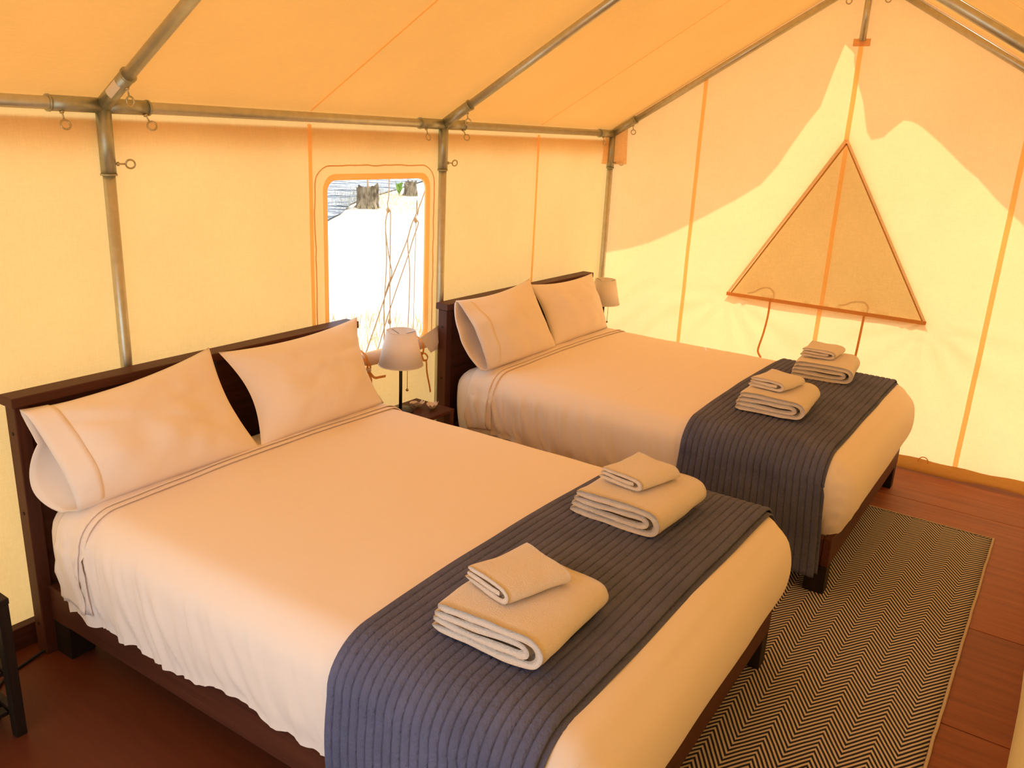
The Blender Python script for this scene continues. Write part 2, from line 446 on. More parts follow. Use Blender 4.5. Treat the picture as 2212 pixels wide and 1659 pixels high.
# loose pale corner folded out of the right end of the roll
nv = [(0.064, 2.375, 0.800), (0.052, 2.55, 0.842), (0.030, 2.605, 0.79), (0.056, 2.572, 0.715), (0.068, 2.46, 0.702), (0.078, 2.50, 0.768)]
raw('loose_corner', [(a+0.012, b, c) for a, b, c in nv], [(0, 5, 1), (1, 5, 2), (2, 5, 3), (3, 5, 4), (4, 5, 0)], M_pillow, win, True)['label'] = 'pale loose corner of cloth'
for yy, out in ((1.975, 1), (2.40, -1)):
    t1 = ribbon('tie', [(0.02, yy, 0.80), (0.068, yy, 0.776), (0.074, yy+0.006, 0.735), (0.066, yy+0.01, 0.705), (0.056, yy+0.012, 0.69)], 0.014, (0, 1, 0.1), M_ribbon, win)
    if out > 0:
        ribbon('tie', [(0.070, yy+0.012, 0.70), (0.072, yy+0.03, 0.64), (0.066, yy+0.03, 0.58), (0.07, yy+0.05, 0.50), (0.06, yy+0.055, 0.44)], 0.020, (0, 1, 0.1), M_ribbon, win)
        ribbon('tie', [(0.07, yy+0.012, 0.70), (0.075, yy+0.05, 0.655), (0.07, yy+0.10, 0.645), (0.066, yy+0.145, 0.64)], 0.013, (0, 0.2, 1), M_ribbon, win)
        ribbon('tie', [(0.07, yy-0.05, 0.76), (0.078, yy-0.01, 0.755), (0.08, yy+0.02, 0.715), (0.072, yy+0.005, 0.69)], 0.012, (0, 1, 0.3), M_ribbon, win)
        lathe('knot', [(0.001, -0.012), (0.010, -0.008), (0.013, 0), (0.010, 0.008), (0.001, 0.012)], M_roll, win, 10, (0.076, yy+0.012, 0.702))
    else:
        ribbon('tie', [(0.06, yy, 0.71), (0.068, yy+0.03, 0.70), (0.068, yy+0.05, 0.675), (0.062, yy+0.045, 0.655)], 0.010, (0, 1, 0.2), M_ribbon, win)
        ribbon('tie', [(0.062, yy, 0.71), (0.064, yy+0.02, 0.665), (0.062, yy+0.045, 0.655), (0.06, yy+0.055, 0.59), (0.06, yy+0.08, 0.50), (0.058, yy+0.09, 0.465)], 0.012, (0, 1, 0.2), M_ribbon, win)

# ------------------------------------------------------------------ end wall with the triangular window
EY = L+0.024
TA, TB, TT = 1.915, 0.900, 0.608
tri = [(XC-TT, TB), (XC+TT, TB), (XC, TA)]
cor = [Vector((XC-TT, TB)), Vector((XC+TT, TB))]
def place_end(a, b):
    p = Vector((a, b)); d = 0.0
    for i, c in enumerate(cor):
        v = p-c; r = v.length
        if v.y < 0.02 and r > 1e-4:
            th = math.atan2(v.y, v.x)
            d += 0.014*min(1, r/0.12)*math.exp(-r/0.55)*sin(th*13+i*1.3+1.2*NV(Vector((a*2, b*2, 1))))
    d += 0.006*NV(Vector((a*1.7, b*1.2, 4))) + 0.006*NV(Vector((a*11, b*2.2, 9)))*max(0, min(1, (1.2-b)/0.6))
    if a < 0.75: d += 0.005*sin((a*0.8-b)*38+2*NV(Vector((a*3, b*3, 2))))*max(0, min(1, (1.25-b)/0.5))*max(0, min(1, (0.75-a)/0.4))
    if b > 2.0: d *= 0.6
    return (a, EY+d, b)
def gable(x): return H+0.045+SL*min(x, XR-x)
wall_b = struct(sheet_poly('wall_back', [(WX, -0.02), (XR-0.14, -0.02), (XR+0.02, 0.8), (XR+0.02, gable(XR)), (XC, gable(XC)), (WX, gable(0))],
                           tri, place_end, M_end, None, 0.032), 'canvas end wall, sunlit below a curved shadow', 'wall')
def strip_xz(name, x0, z0, x1, z1, w, y, mat, par, nseg=24):
    a = Vector((x0, z0)); b = Vector((x1, z1)); d = (b-a).normalized(); nn = Vector((d.y, -d.x))*(w/2)
    V = []; F = []
    for i in range(nseg+1):
        c = a.lerp(b, i/nseg); wob = 0.0025*NV(Vector((x0*3, c.y*4, 2)))
        for s in (-1, 1): V.append((c.x+nn.x*s+wob, y, c.y+nn.y*s))
    for i in range(nseg): F.append((2*i, 2*i+1, 2*i+3, 2*i+2))
    return raw(name, V, F, mat, par)
SY = EY-0.022
strip_xz('seam', XC-0.931, 0.03, XC-0.931, gable(XC-0.931)-0.05, 0.026, SY, M_strip, wall_b)
strip_xz('seam', XC+0.931, 0.05, XC+0.931, gable(XC+0.931)-0.05, 0.028, SY, M_strip, wall_b)
strip_xz('seam', XC, TA, XC, gable(XC)-0.06, 0.028, SY, M_strip, wall_b)
strip_xz('seam', XC, 0.05, XC, TB, 0.028, SY, M_strip, wall_b)
box('pocket_patch', (XC-0.048, SY-0.006, 2.447), (XC+0.048, SY-0.002, 2.488), M_patch, wall_b, 0.001)
raw('corner_patch', [(0.02, SY-0.004, 1.69), (0.133, SY-0.004, 1.695), (0.120, SY-0.004, 1.975), (0.02, SY-0.004, 1.93)], [(0, 1, 2, 3)], M_patch, wall_b)
raw('corner_patch', [(WX+0.014, L-0.105, 1.69), (WX+0.014, L, 1.69), (WX+0.014, L, 1.90), (WX+0.014, L-0.085, 1.885)], [(0, 1, 2, 3)], M_patch, wall_b)
# mud hem that turns onto the floor
V = []; F = []; n = 70
for i in range(n+1):
    x = 0.02+(XR-0.15)*i/n
    lift = 0.012+0.020*max(0, NV(Vector((x*2.2, 3, 0)))) + (0.03 if x > 2.55 else 0)*sin(min(1, (x-2.55)/0.4)*pi) * 0.5
    ztop = 0.062+0.012*NV(Vector((x*5, 0, 1)))+(0.03*max(0, x-2.5))
    prof = [(EY-0.03, ztop), (EY-0.045, ztop*0.8), (EY-0.070, 0.045+0.012*NV(Vector((x*6, 2, 2)))), (EY-0.095, 0.022+lift*0.5), (EY-0.115-0.012*NV(Vector((x*3, 5, 5))), lift), (EY-0.112, lift-0.004)]
    for q in prof: V.append((x, q[0], max(0.003, q[1])))
for i in range(n):
    for j in range(5): F.append((i*6+j, i*6+j+1, i*6+j+7, i*6+j+6))
raw('hem', V, F, M_flap, wall_b, True)
tube('hem_loop', [(2.345+0.028*cos(a), EY-0.045, 0.055+0.030*sin(a)) for a in [radians(-20+22*i) for i in range(11)]], 0.003, M_ribbon, wall_b, 6)

win2 = sempty('window_2', 'triangular window in the end wall closed by a flap', 'window')
def place_flap(a, b):
    t = (b-TB)/(TA-TB)
    d = 0.026+0.016*NV(Vector((a*5, b*1.5, 3)))+0.014*sin(a*17+3*NV(Vector((a*2, b*2, 7))))*max(0, 0.6-t)
    if b < TB+0.08: d += 0.010*NV(Vector((a*16, b*9, 5)))
    return (a, EY+d, b)
sheet_poly('flap', [(XC-TT-0.03, TB-0.03), (XC+TT+0.03, TB-0.03), (XC, TA+0.04)], None, place_flap, M_flap, win2, 0.04)
strip_xz('seam', XC, TB, XC, TA, 0.026, EY-0.002, M_strip, win2)
def bead(name, a, b, w, mat, par, y, th=0.008):
    a = Vector((a[0], y, a[1])); b = Vector((b[0], y, b[1])); d = (b-a).normalized(); nn = Vector((d.z, 0, -d.x))*(w/2)
    V = [a-nn, a+nn, b+nn, b-nn]; V = V+[v+Vector((0, th, 0)) for v in V]
    return raw(name, V, [(0, 1, 2, 3), (7, 6, 5, 4), (0, 4, 5, 1), (1, 5, 6, 2), (2, 6, 7, 3), (3, 7, 4, 0)], mat, par)
bead('edge_binding', (XC-TT-0.008, TB), (XC-0.004, TA+0.008), 0.013, M_bind, win2, SY-0.004)
bead('edge_binding', (XC+TT+0.008, TB), (XC+0.004, TA+0.008), 0.013, M_bind, win2, SY-0.004)
bead('edge_binding', (XC-TT+0.012, TB+0.006), (XC, TA-0.012), 0.009, M_flap, win2, EY-0.006, 0.003)
bead('edge_binding', (XC+TT-0.012, TB+0.006), (XC, TA-0.012), 0.009, M_flap, win2, EY-0.006, 0.003)
bead('bottom_binding', (XC-TT-0.012, TB), (XC+TT+0.012, TB), 0.022, M_ribbon, win2, SY-0.005)
tx = XC-0.318
ribbon('tie', [(tx, SY-0.012, TB), (tx+0.002, SY-0.02, TB-0.10), (tx-0.012, SY-0.018, TB-0.22), (tx-0.03, SY-0.022, TB-0.32), (tx-0.028, SY-0.026, TB-0.355), (tx-0.005, SY-0.022, TB-0.39)], 0.013, (1, 0.5, 0), M_ribbon, win2)
tx = XC+0.272
ribbon('tie', [(tx, SY-0.012, TB), (tx-0.003, SY-0.016, TB-0.12), (tx-0.008, SY-0.016, TB-0.25), (tx-0.014, SY-0.016, TB-0.36)], 0.014, (1, 0.1, 0), M_ribbon, win2)
for k, x0 in enumerate((XC-0.318, XC+0.272)):
    ribbon('tie', [(x0, EY+0.05, TB+0.01), (x0+0.004, EY+0.055, TB+0.06), (x0-0.03, EY+0.06, TB+0.095), (x0-0.09, EY+0.06, TB+0.085), (x0-0.13, EY+0.06, TB+0.06), (x0-0.17, EY+0.06, TB+0.05)], 0.010, (0.3, 0, 1), M_ribbon, win2)

# ------------------------------------------------------------------ right wall, front wall, roof, fly
V = []; F = []; n = 60
for i in range(n+1):
    y = YF+(L+0.03-YF)*i/n
    for j in range(9):
        t = j/8; x = XR+0.02-0.165*(1-t)**2.2+0.006*NV(Vector((y*2, t*3, 6))); V.append((x, y, -0.005+(H+0.015)*t))
for i in range(n):
    for j in range(8): F.append((i*9+j, i*9+j+1, i*9+j+10, i*9+j+9))
struct(raw('wall_right', V, F, M_right_shade, None, True), 'right canvas wall of the tent', 'wall')
FY = YF-0.03
dz = 2.02
front = struct(sheet_poly('wall_front', [(WX, -0.02), (0.55, -0.02), (0.55, dz), (2.45, dz), (2.45, -0.02), (XR+0.02, -0.02), (XR+0.02, gable(XR)), (XC, gable(XC)), (WX, gable(0))],
                          None, lambda a, b: (a, FY, b), M_wall, None, 0.12), 'front canvas wall with the open doorway', 'wall')
ceil = sempty('ceiling', 'orange canvas roof of the tent', 'ceiling')
OFF = 0.036
for sgn in (1, -1):
    V = []; F = []; nu, nw = 60, 16
    for i in range(nu+1):
        y = YF-0.05+(L+0.05-YF+0.05)*i/nu
        for j in range(nw+1):
            q = -0.045+(XC+0.045)*j/nw; z = H+OFF+SL*q+0.004*NV(Vector((q*2, y*2, sgn*3)))*sin(pi*j/nw)
            V.append((q if sgn > 0 else XR-q, y, z))
    for i in range(nu):
        for j in range(nw):
            a = i*(nw+1)+j; F.append((a, a+1, a+nw+2, a+nw+1))
    raw('roof_panel', V, F, M_roof, ceil, True)
    for ys in (-0.14, 1.714, 3.566):
        V = []; F = []
        for j in range(21):
            q = 0.0+XC*j/20; z = H+OFF-0.010+SL*q
            for s in (-0.005, 0.005): V.append((q if sgn > 0 else XR-q, ys+s, z))
        for j in range(20): F.append((2*j, 2*j+1, 2*j+3, 2*j+2))
        raw('seam', V, F, M_strip, ceil)
# fly: unseen overhang past the gable, its front edge cut to cast the curved shadow
EDGE = [(-0.12, 1.00), (0.03, 1.067), (0.2, 1.11), (0.355, 1.17), (0.56, 1.28), (0.759, 1.401), (0.95, 1.52), (1.094, 1.623), (1.19, 1.75), (1.264, 1.888), (1.34, 2.02), (1.40, 2.11),
        (1.449, 2.321), (1.488, 2.461), (1.534, 2.423), (1.584, 2.27), (1.642, 2.142), (1.665, 2.06), (1.69, 1.974), (1.723, 1.928), (1.785, 1.944), (1.828, 1.992), (1.882, 2.045),
        (1.93, 2.04), (1.987, 2.011), (2.098, 1.927), (2.238, 1.808), (2.319, 1.75), (2.43, 1.645), (2.596, 1.509), (2.8, 1.34), (3.0, 1.20), (3.2, 1.10)]
HF = H+OFF+0.012
SX, SYY, SZ = SUN
ED = []
for a, b in zip(EDGE[:-1], EDGE[1:]):
    for k in range(3): ED.append((a[0]+(b[0]-a[0])*k/3, a[1]+(b[1]-a[1])*k/3))
ED.append(EDGE[-1])
front_pts = []
for x, z in ED:
    tl = (HF+SL*x-z)/(SZ-SL*SX); xl = x+tl*SX
    if xl <= XC: p = (xl, EY+tl*SYY, HF+SL*xl)
    else:
        tr = (HF+SL*(XR-x)-z)/(SZ+SL*SX); xr_ = x+tr*SX; p = (xr_, EY+tr*SYY, HF+SL*(XR-xr_))
    front_pts.append(p)
for sgn in (1, -1):
    fp = [p for p in front_pts if (p[0] <= XC) == (sgn > 0)]
    if sgn > 0: fp.append((XC, 0.5*(fp[-1][1]+[p for p in front_pts if p[0] > XC][0][1]), HF+SL*XC))
    else: fp.insert(0, (XC, 0.5*(fp[0][1]+[p for p in front_pts if p[0] <= XC][-1][1]), HF+SL*XC))
    V = []; F = []
    for p in fp:
        for t in (0, 0.5, 1): V.append((p[0], L+0.06+(p[1]-L-0.06)*t, p[2]))
    for i in range(len(fp)-1):
        for j in range(2): F.append((i*3+j, i*3+j+1, i*3+j+4, i*3+j+3))
    raw('shadow_awning', V, F, M_fly, ceil)

# ------------------------------------------------------------------ steel frame
frame = thing('tent_frame', 'galvanized steel tube frame of posts, eave rails and rafters inside the tent', 'tent frame', (0, L, 0))
frame.location = (0, 0, 0)
PR, FR = 0.0215, 0.0262
PX = 0.004
def eye_bolt(p, d, par, up_=None):
    p = Vector(p); d = Vector(d).normalized(); x, y = frame_for(d)
    if up_ is not None: y = Vector(up_); y = (y-d*y.dot(d)).normalized()
    sh = tube_geo([p-d*0.012, p+d*0.030], 0.0032, 8)
    rg = []; c = p+d*0.045
    ring = tube_geo([c+(d*cos(a)+y*sin(a))*0.0155 for a in [2*pi*k/16 for k in range(17)]], 0.0034, 8, False)
    nut = tube_geo([p, p+d*0.007], 0.008, 6)
    V, F = join_geo([sh, ring, nut]); return raw('eye_bolt', V, F, M_bolt, par, True)
def sleeve(segs, par=frame):
    parts = [tube_geo(s, FR, 18) for s in segs]
    for s in segs:
        a, b = Vector(s[0]), Vector(s[1]); d = (b-a).normalized()
        parts.append(tube_geo([b-d*0.006, b+d*0.001], FR+0.0025, 18))
    V, F = join_geo(parts); o = raw('fitting', V, F, M_fit, par)
    for p in o.data.polygons: p.use_smooth = len(p.vertices) == 4
    return o
rd = Vector((1, 0, SL)).normalized()
for sgn in (1, -1):
    X0 = PX if sgn > 0 else XR-PX
    rdir = Vector((sgn*rd.x, 0, rd.z))
    tube('eave_rail', [(X0, YF, H), (X0, L, H)], PR, M_steel, frame, 18)
    for i, y in enumerate(POSTS):
        tube('post', [(X0, y, 0.0), (X0, y, H)], PR, M_steel, frame, 18)
        e = Vector((X0, y, H))
        tube('rafter', [e, e+rdir*((XC-PX)/rd.x)], PR, M_steel, frame, 18)
        segs = [(e+Vector((0, 0, 0.0)), e+Vector((0, 0, -0.235))), (e, e+rdir*0.20)]
        if i > 0: segs.append((e, e+Vector((0, -0.19, 0))))
        if i < 3: segs.append((e, e+Vector((0, 0.17, 0))))
        f = sleeve(segs)
        eye_bolt(e+Vector((sgn*0.012, 0.026 if i < 3 else 0.0, -0.195)) + (Vector((0, 0, 0)) if i < 3 else Vector((0.026, 0, 0))), (sgn*0.35, 1, 0.0) if i < 3 else (sgn, 0.2, 0), f, (0.2, 0, 1))
        eye_bolt(e+rdir*0.175+Vector((0, 0.004, -0.027)), (0.1*sgn, 0.12, -1), f, (1, 0.3, 0))
        if i > 0: eye_bolt(e+Vector((sgn*0.010, -0.15, -0.024)), (sgn*0.3, 0.05, -1), f, (0.1, 1, 0))
        if i < 3: eye_bolt(e+Vector((sgn*0.012, 0.15, -0.022)), (sgn*0.5, 0.3, -1), f, (0.6, 1, 0))
        if sgn > 0 and i == 1:
            V = []; F = []; x_, y_ = Vector((0, 1, 0)), rdir.cross(Vector((0, 1, 0)))
            for k in range(6):
                a = radians(165+14*k)
                for t in (0.085, 0.155): V.append(e+rdir*t+(x_*cos(a)+y_*sin(a))*(FR+0.0008)*1.0)
            for k in range(5): F.append((2*k, 2*k+1, 2*k+3, 2*k+2))
            raw('sticker', V, F, M_label, f)['label'] = 'pale paper sticker on the fitting'
tube('ridge_rail', [(XC, YF, RIDGE), (XC, L, RIDGE)], PR, M_steel, frame, 18)
for i, y in enumerate(POSTS):
    e = Vector((XC, y, RIDGE))
    f = sleeve([(e, e-Vector((rd.x, 0, rd.z))*0.17), (e, e-Vector((-rd.x, 0, rd.z))*0.17)])
    eye_bolt(e-Vector((rd.x, 0, rd.z))*0.13+Vector((0, 0, -0.024)), (0.1, 0, -1), f, (1, 0, 0))
    eye_bolt(e-Vector((-rd.x, 0, rd.z))*0.13+Vector((0, 0, -0.024)), (-0.1, 0, -1), f, (1, 0, 0))
tube('king_post', [(XC+0.004, L-0.012, 2.475), (XC+0.004, L-0.012, RIDGE)], 0.019, M_steel, frame, 18)

# ================================================================== BEDS
def shell_grid(x0, x1, y0, y1, zb, zt, r, off, disp, head_open=True, nxs=40, nys=34, nzs=10, xstart=None, foot=True):
    """Pillowy box: top, two long sides, foot (and head) sharing rounded edges."""
    key = {}; V = []; F = []
    xs0 = x0 if xstart is None else xstart
    X = [xs0+(x1-xs0)*(i/nxs) for i in range(nxs+1)]
    Y = [y0+(y1-y0)*(j/nys) for j in range(nys+1)]
    Z = [zb+(zt-zb)*(k/nzs) for k in range(nzs+1)]
    ix0 = x0-10 if head_open else x0+r
    def vert(x, y, z):
        kk = (round(x, 5), round(y, 5), round(z, 5))
        if kk in key: return key[kk]
        p = Vector((x, y, z)); q = Vector((min(max(x, ix0), x1-r), min(max(y, y0+r), y1-r), min(z, zt-r)))
        d = p-q
        n_ = d.normalized() if d.length > 1e-9 else Vector((0, 0, 1))
        P_ = q+n_*(r+off)
        P_ = disp(P_, n_, (x, y, z))
        key[kk] = len(V); V.append(P_); return key[kk]
    for i in range(nxs):
        for j in range(nys): F.append((vert(X[i], Y[j], zt), vert(X[i+1], Y[j], zt), vert(X[i+1], Y[j+1], zt), vert(X[i], Y[j+1], zt)))
        for k in range(nzs):
            F.append((vert(X[i], y0, Z[k]), vert(X[i+1], y0, Z[k]), vert(X[i+1], y0, Z[k+1]), vert(X[i], y0, Z[k+1])))
            F.append((vert(X[i+1], y1, Z[k]), vert(X[i], y1, Z[k]), vert(X[i], y1, Z[k+1]), vert(X[i+1], y1, Z[k+1])))
    for k in range(nzs):
        for j in range(nys):
            if foot: F.append((vert(x1, Y[j], Z[k]), vert(x1, Y[j+1], Z[k]), vert(x1, Y[j+1], Z[k+1]), vert(x1, Y[j], Z[k+1])))
            if not head_open: F.append((vert(x0, Y[j+1], Z[k]), vert(x0, Y[j], Z[k]), vert(x0, Y[j], Z[k+1]), vert(x0, Y[j+1], Z[k+1])))
    return V, F
def cuff_grid(xe, lay, y0, y1, xs, disp):
    V = []; F = []; nxs = 16
    prof = []
    zt, r = ZT, RR
    for i in range(12): prof.append((y0, ZB+0.03+(zt-r-ZB-0.03)*i/12))
    for i in range(9): a = i/8*pi/2; prof.append((y0+r, a, -1))
    for i in range(1, 50): prof.append((y0+r+(y1-y0-2*r)*i/50, zt))
    for i in range(9): a = pi/2*(1-i/8); prof.append((y1-r, a, 1))
    for i in range(1, 13): prof.append((y1, zt-r+(ZB+0.03-zt+r)*i/12))
    for i in range(nxs+1):
        x = xs+(xe-xs)*i/nxs
        for p in prof:
            if len(p) == 3:
                n_ = Vector((0, p[2]*cos(p[1]), sin(p[1]))); P_ = Vector((x, p[0], zt-r))+n_*(r+lay); qq = (x, p[0], zt-r*0.3)
            elif p[1] == zt: n_ = Vector((0, 0, 1)); P_ = Vector((x, p[0], zt+lay)); qq = (x, p[0], zt)
            else: sg = -1 if p[0] == y0 else 1; n_ = Vector((0, sg, 0)); P_ = Vector((x, p[0]+sg*lay, p[1])); qq = (x, p[0], p[1])
            V.append(disp(P_, n_, qq))
    m = len(prof)
    for i in range(nxs):
        for j in range(m-1): F.append((i*m+j, (i+1)*m+j, (i+1)*m+j+1, i*m+j+1))
    return V, F
MX0, MX1, ZB, ZT, RR = 0.135, 2.245, 0.255, 0.610, 0.10
def bed(k, yb, labels, tx, ty, ang):
    made = []
    MV = Matrix.Translation((tx, yb+ty, 0)) @ Matrix.Rotation(radians(ang), 4, 'Z') @ Matrix.Translation((0, -yb, 0))
    hw = 1.60; y0, y1 = yb+0.03, yb+1.58
    # --- frame
    t = thing('bed', labels['frame'], 'bed', (0.1, yb+0.8, 0))
    o = t.location; rel = lambda p: (p[0]-o.x, p[1]-o.y, p[2])
    def part(name, lo, hi, mat, bev=0.004): return box(name, rel(lo), rel(hi), mat, t, bev)
    hx0, hx1 = 0.055, 0.115
    part('stile', (hx0, yb+0.004, 0.0), (hx1, yb+0.052, 0.935), M_wz); part('stile', (hx0, yb+hw-0.052, 0.0), (hx1, yb+hw-0.004, 0.935), M_wz)
    part('top_cap', (hx0-0.012, yb-0.006, 0.937), (hx1+0.012, yb+hw+0.006, 0.972), M_wy)
    part('headboard_panel', (hx0+0.012, yb+0.054, 0.26), (hx1-0.016, yb+0.792, 0.935), M_wy, 0.003)
    part('headboard_panel', (hx0+0.012, yb+0.808, 0.26), (hx1-0.016, yb+hw-0.054, 0.935), M_wy, 0.003)
    part('bottom_rail', (hx0+0.008, yb+0.054, 0.14), (hx1, yb+hw-0.054, 0.255), M_wy)
    nr = 0.036 if k == 0 else 0.008
    part('side_rail', (hx1+0.002, yb+nr, 0.135), (2.205, yb+nr+0.038, 0.268), M_wx); part('side_rail', (hx1+0.002, yb+hw-0.074, 0.135), (2.205, yb+hw-0.036, 0.268), M_wx)
    part('foot_rail', (2.206, yb+nr, 0.135), (2.240, yb+hw-0.036, 0.268), M_wy)
    for yy in (yb+0.040, yb+hw-0.130):
        part('leg', (0.120, yy, 0), (0.212, yy+0.09, 0.133), M_dark); 
    for yy in (yb+nr+0.001, yb+hw-0.112):
        part('leg', (2.150, yy, 0), (2.2385, yy+0.075, 0.133), M_dark)
    for i in range(9):
        xs = 0.25+0.225*i; part('slat', (xs, yb+0.076, 0.225), (xs+0.075, yb+hw-0.076, 0.246), M_wy, 0.002)
    for z in (0.84, 0.55, 0.12):
        raw('screw', *tube_geo([rel((0.085, yb+0.0045, z)), rel((0.085, yb+0.002, z))], 0.006, 10), M_dark, t)
    # --- mattress in its fitted sheet
    def crown(p, c):
        cx = (p.x-0.1)/2.15; cy = (p.y-y0)/(y1-y0)
        return c*max(0, 1-(2*cx-1)**4)*max(0, 1-(2*cy-1)**2)
    def dm(P_, n_, q):
        tz = max(0, min(1, (q[2]-ZB)/(ZT-ZB)))
        nh = Vector((n_.x, n_.y, 0)); fo = 0.5+1.3*max(0, min(1, (n_.x-0.1)/0.6))
        P_ = P_ + nh*(0.024*fo*sin(pi*min(1, tz*1.05)) - (0.035 if n_.x > 0.3 else 0.010)*(1-tz)**3)
        P_.z += crown(P_, 0.024)*max(0, n_.z)
        if n_.x > 0.3: P_.z -= 0.035*(1-tz)*min(1, (n_.x-0.3)/0.4)
        P_ = P_ + n_*0.003*NV(P_*5)
        return P_
    V, F = shell_grid(MX0, MX1, y0, y1, ZB, ZT, RR, -0.004, dm, False)
    m = raw('mattress', V, F, M_sheet, None, True); tag(m, labels['mattress'], 'mattress')
    # --- top sheet: over the top, both sides and the foot, pleated along the sides
    seed = 10*k
    def ds(P_, n_, q):
        P_ = dm(P_, n_, q)
        tz = max(0, min(1, (q[2]-ZB)/(ZT-ZB)))
        if abs(n_.y) > 0.2 and n_.x < 0.4:
            a = (1-tz)**0.6*abs(n_.y); near = math.exp(-max(0, P_.x-0.3)/0.55)
            xx = P_.x + 0.10*tz
            w = NV(Vector((xx*9+seed, tz*0.9, 1)))*0.6 + NV(Vector((xx*23+seed, tz*1.3, 4)))*0.4
            rg = max(0, 1-abs(NV(Vector((xx*10+seed*2, tz*0.8, 9))))*4.5)+0.7*max(0, 1-abs(NV(Vector((xx*21+seed*3, tz*1.1, 5))))*4)
            a2 = max(0, min(1, (1.12-tz)/0.5))*abs(n_.y)
            P_ = P_ + Vector((0, math.copysign(1, n_.y), 0))*(a*(0.010+0.012*near)*w + a2*0.0105*rg*(0.40+0.9*near))
            if tz < 0.3: P_.z += (0.05*NV(Vector((P_.x*3.1+seed, 0, 2))) + 0.016*NV(Vector((P_.x*13+seed, 0, 6))) + (0.016*P_.x if k == 0 else 0.03))*(1-tz/0.3)
        elif n_.z > 0.6:
            P_.z += 0.0022*NV(Vector((P_.x*4+seed, P_.y*4, 2)))+0.0014*NV(Vector((P_.x*13+seed, P_.y*4, 5)))
            e = abs(P_.x-1.15)
            if k == 1: P_.z += 0.003*math.exp(-((P_.x-1.16+0.05*sin(P_.y*3))/0.012)**2)
        elif n_.x > 0.5:
            P_ = P_ + n_*0.004*NV(Vector((P_.y*3+seed, P_.z*4, 3)))
            cz = max(0, 1-abs(q[1]-y0)/0.35)
            P_ = P_ + n_*0.004*cz*sin((P_.z*1.0+P_.y*0.5)*95)
        return P_
    XS = 0.27
    V, F = shell_grid(MX0, MX1, y0, y1, ZB-0.018, ZT, RR, 0.010, ds, True, 300, 64, 18, XS)
    s = raw('top_sheet', V, F, M_sheet, None, True); tag(s, labels['sheet'], 'sheet')
    # turned back cuff at the head
    xe = 0.42
    def dc(P_, n_, q):
        P_ = ds(P_, n_, q)
        P_ = P_ + n_*(0.005 + 0.002*NV(Vector((P_.y*6, P_.x*30, 2+seed))) + 0.004*max(0, (q[0]-xe+0.04)/0.04)**2)
        return P_
    for xe, lay in ((0.438, 0.010), (0.412, 0.014)):
        V, F = shell_grid(MX0, xe+5, y0, y1, ZB+0.0, ZT, RR, lay, dc, True, 20, 60, 16, XS, False) if False else cuff_grid(xe, lay, y0, y1, XS, dc)
        cf = raw('turned_cuff', V, F, M_sheet, s, True)
        sol = cf.modifiers.new('thick', 'SOLIDIFY'); sol.thickness = 0.003; sol.offset = -1
    # --- quilted runner folded double
    rx0, rx1 = (1.562, 2.163) if k == 0 else (1.518, 2.160)
    def runner(xa, xb, off, zend_n, zend_f, thick):
        path = []
        yn, yf = y0, y1
        prof = []
        za, nside = zend_n, 26
        for i in range(nside): prof.append((0, za+(ZT-RR-za)*i/nside))
        for i in range(11): a = i/10*pi/2; prof.append((1, a))
        ntop = 60
        for i in range(1, ntop): prof.append((2, i/ntop))
        for i in range(11): a = pi/2*(1-i/10); prof.append((3, a))
        for i in range(1, nside+1): prof.append((4, (ZT-RR)+(zend_f-(ZT-RR))*i/nside))
        npx = 22*8; V = []; F = []
        fr_ = (0, 0.05, 0.13, 0.30, 0.5, 0.70, 0.87, 0.95); hh_ = (0, 0.50, 0.78, 0.96, 1, 0.96, 0.78, 0.50)
        for i in range(npx+1):
            u = (i//8+fr_[i % 8])/22; x = xa+(xb-xa)*u
            puff = 0.0072*hh_[i % 8]
            foot_drop = 0.0
            if x > MX1-RR: 
                q_ = x-(MX1-RR); foot_drop = RR-sqrt(max(0, RR*RR-q_*q_))
            for typ, a in prof:
                oo = off+puff*(1 if thick else 0.3)
                if typ in (0, 4):
                    z = a; sg = -1 if typ == 0 else 1; yy = yn if typ == 0 else yf
                    tz = (z-ZB)/(ZT-ZB)
                    bul = 0.012*sin(pi*min(1, max(0, tz*1.05))) - 0.0*(1-tz)
                    flare = 0.020*(1-max(0, min(1, (z-0.1)/0.4)))
                    drift = 0.05*(1-max(0, min(1, (z-0.1)/0.45)))*(u-0.3)*(1 if typ == 0 else 0)
                    p = Vector((x+drift, yy+sg*(oo+bul+flare+0.004*NV(Vector((x*6, z*5, seed)))), z)); n_ = Vector((0, sg, 0))
                elif typ in (1, 3):
                    sg = -1 if typ == 1 else 1; yc_ = (yn+RR) if typ == 1 else (yf-RR)
                    n_ = Vector((0, sg*cos(a), sin(a))); p = Vector((x, yc_, ZT-RR-foot_drop))+n_*(RR+oo)
                    p.z += crown(p, 0.024)*max(0, n_.z); p.y += 0.012*sg*cos(a)*0.9
                else:
                    y = yn+RR+(yf-yn-2*RR)*a; p = Vector((x, y, ZT+oo-foot_drop)); p.z += crown(p, 0.024)+0.0025*NV(Vector((x*5, y*4, seed)))
                    p.x += 0.006*NV(Vector((y*2.2, u*2, seed)))
                if k == 0: p.x += 0.028*(p.y-(yn+yf)/2)
                V.append(p)
        m_ = len(prof)
        for i in range(npx):
            for j in range(m_-1): F.append((i*m_+j, (i+1)*m_+j, (i+1)*m_+j+1, i*m_+j+1))
        return V, F
    V, F = runner(rx0, rx1, 0.026, 0.085, 0.16, True)
    ru = raw('bed_runner', V, F, M_quilt, None, True); tag(ru, labels['runner'], 'bed runner')
    sol = ru.modifiers.new('thick', 'SOLIDIFY'); sol.thickness = 0.009; sol.offset = -1
    V, F = runner(rx0+0.006, rx1+0.012, 0.014, 0.10, 0.18, False)
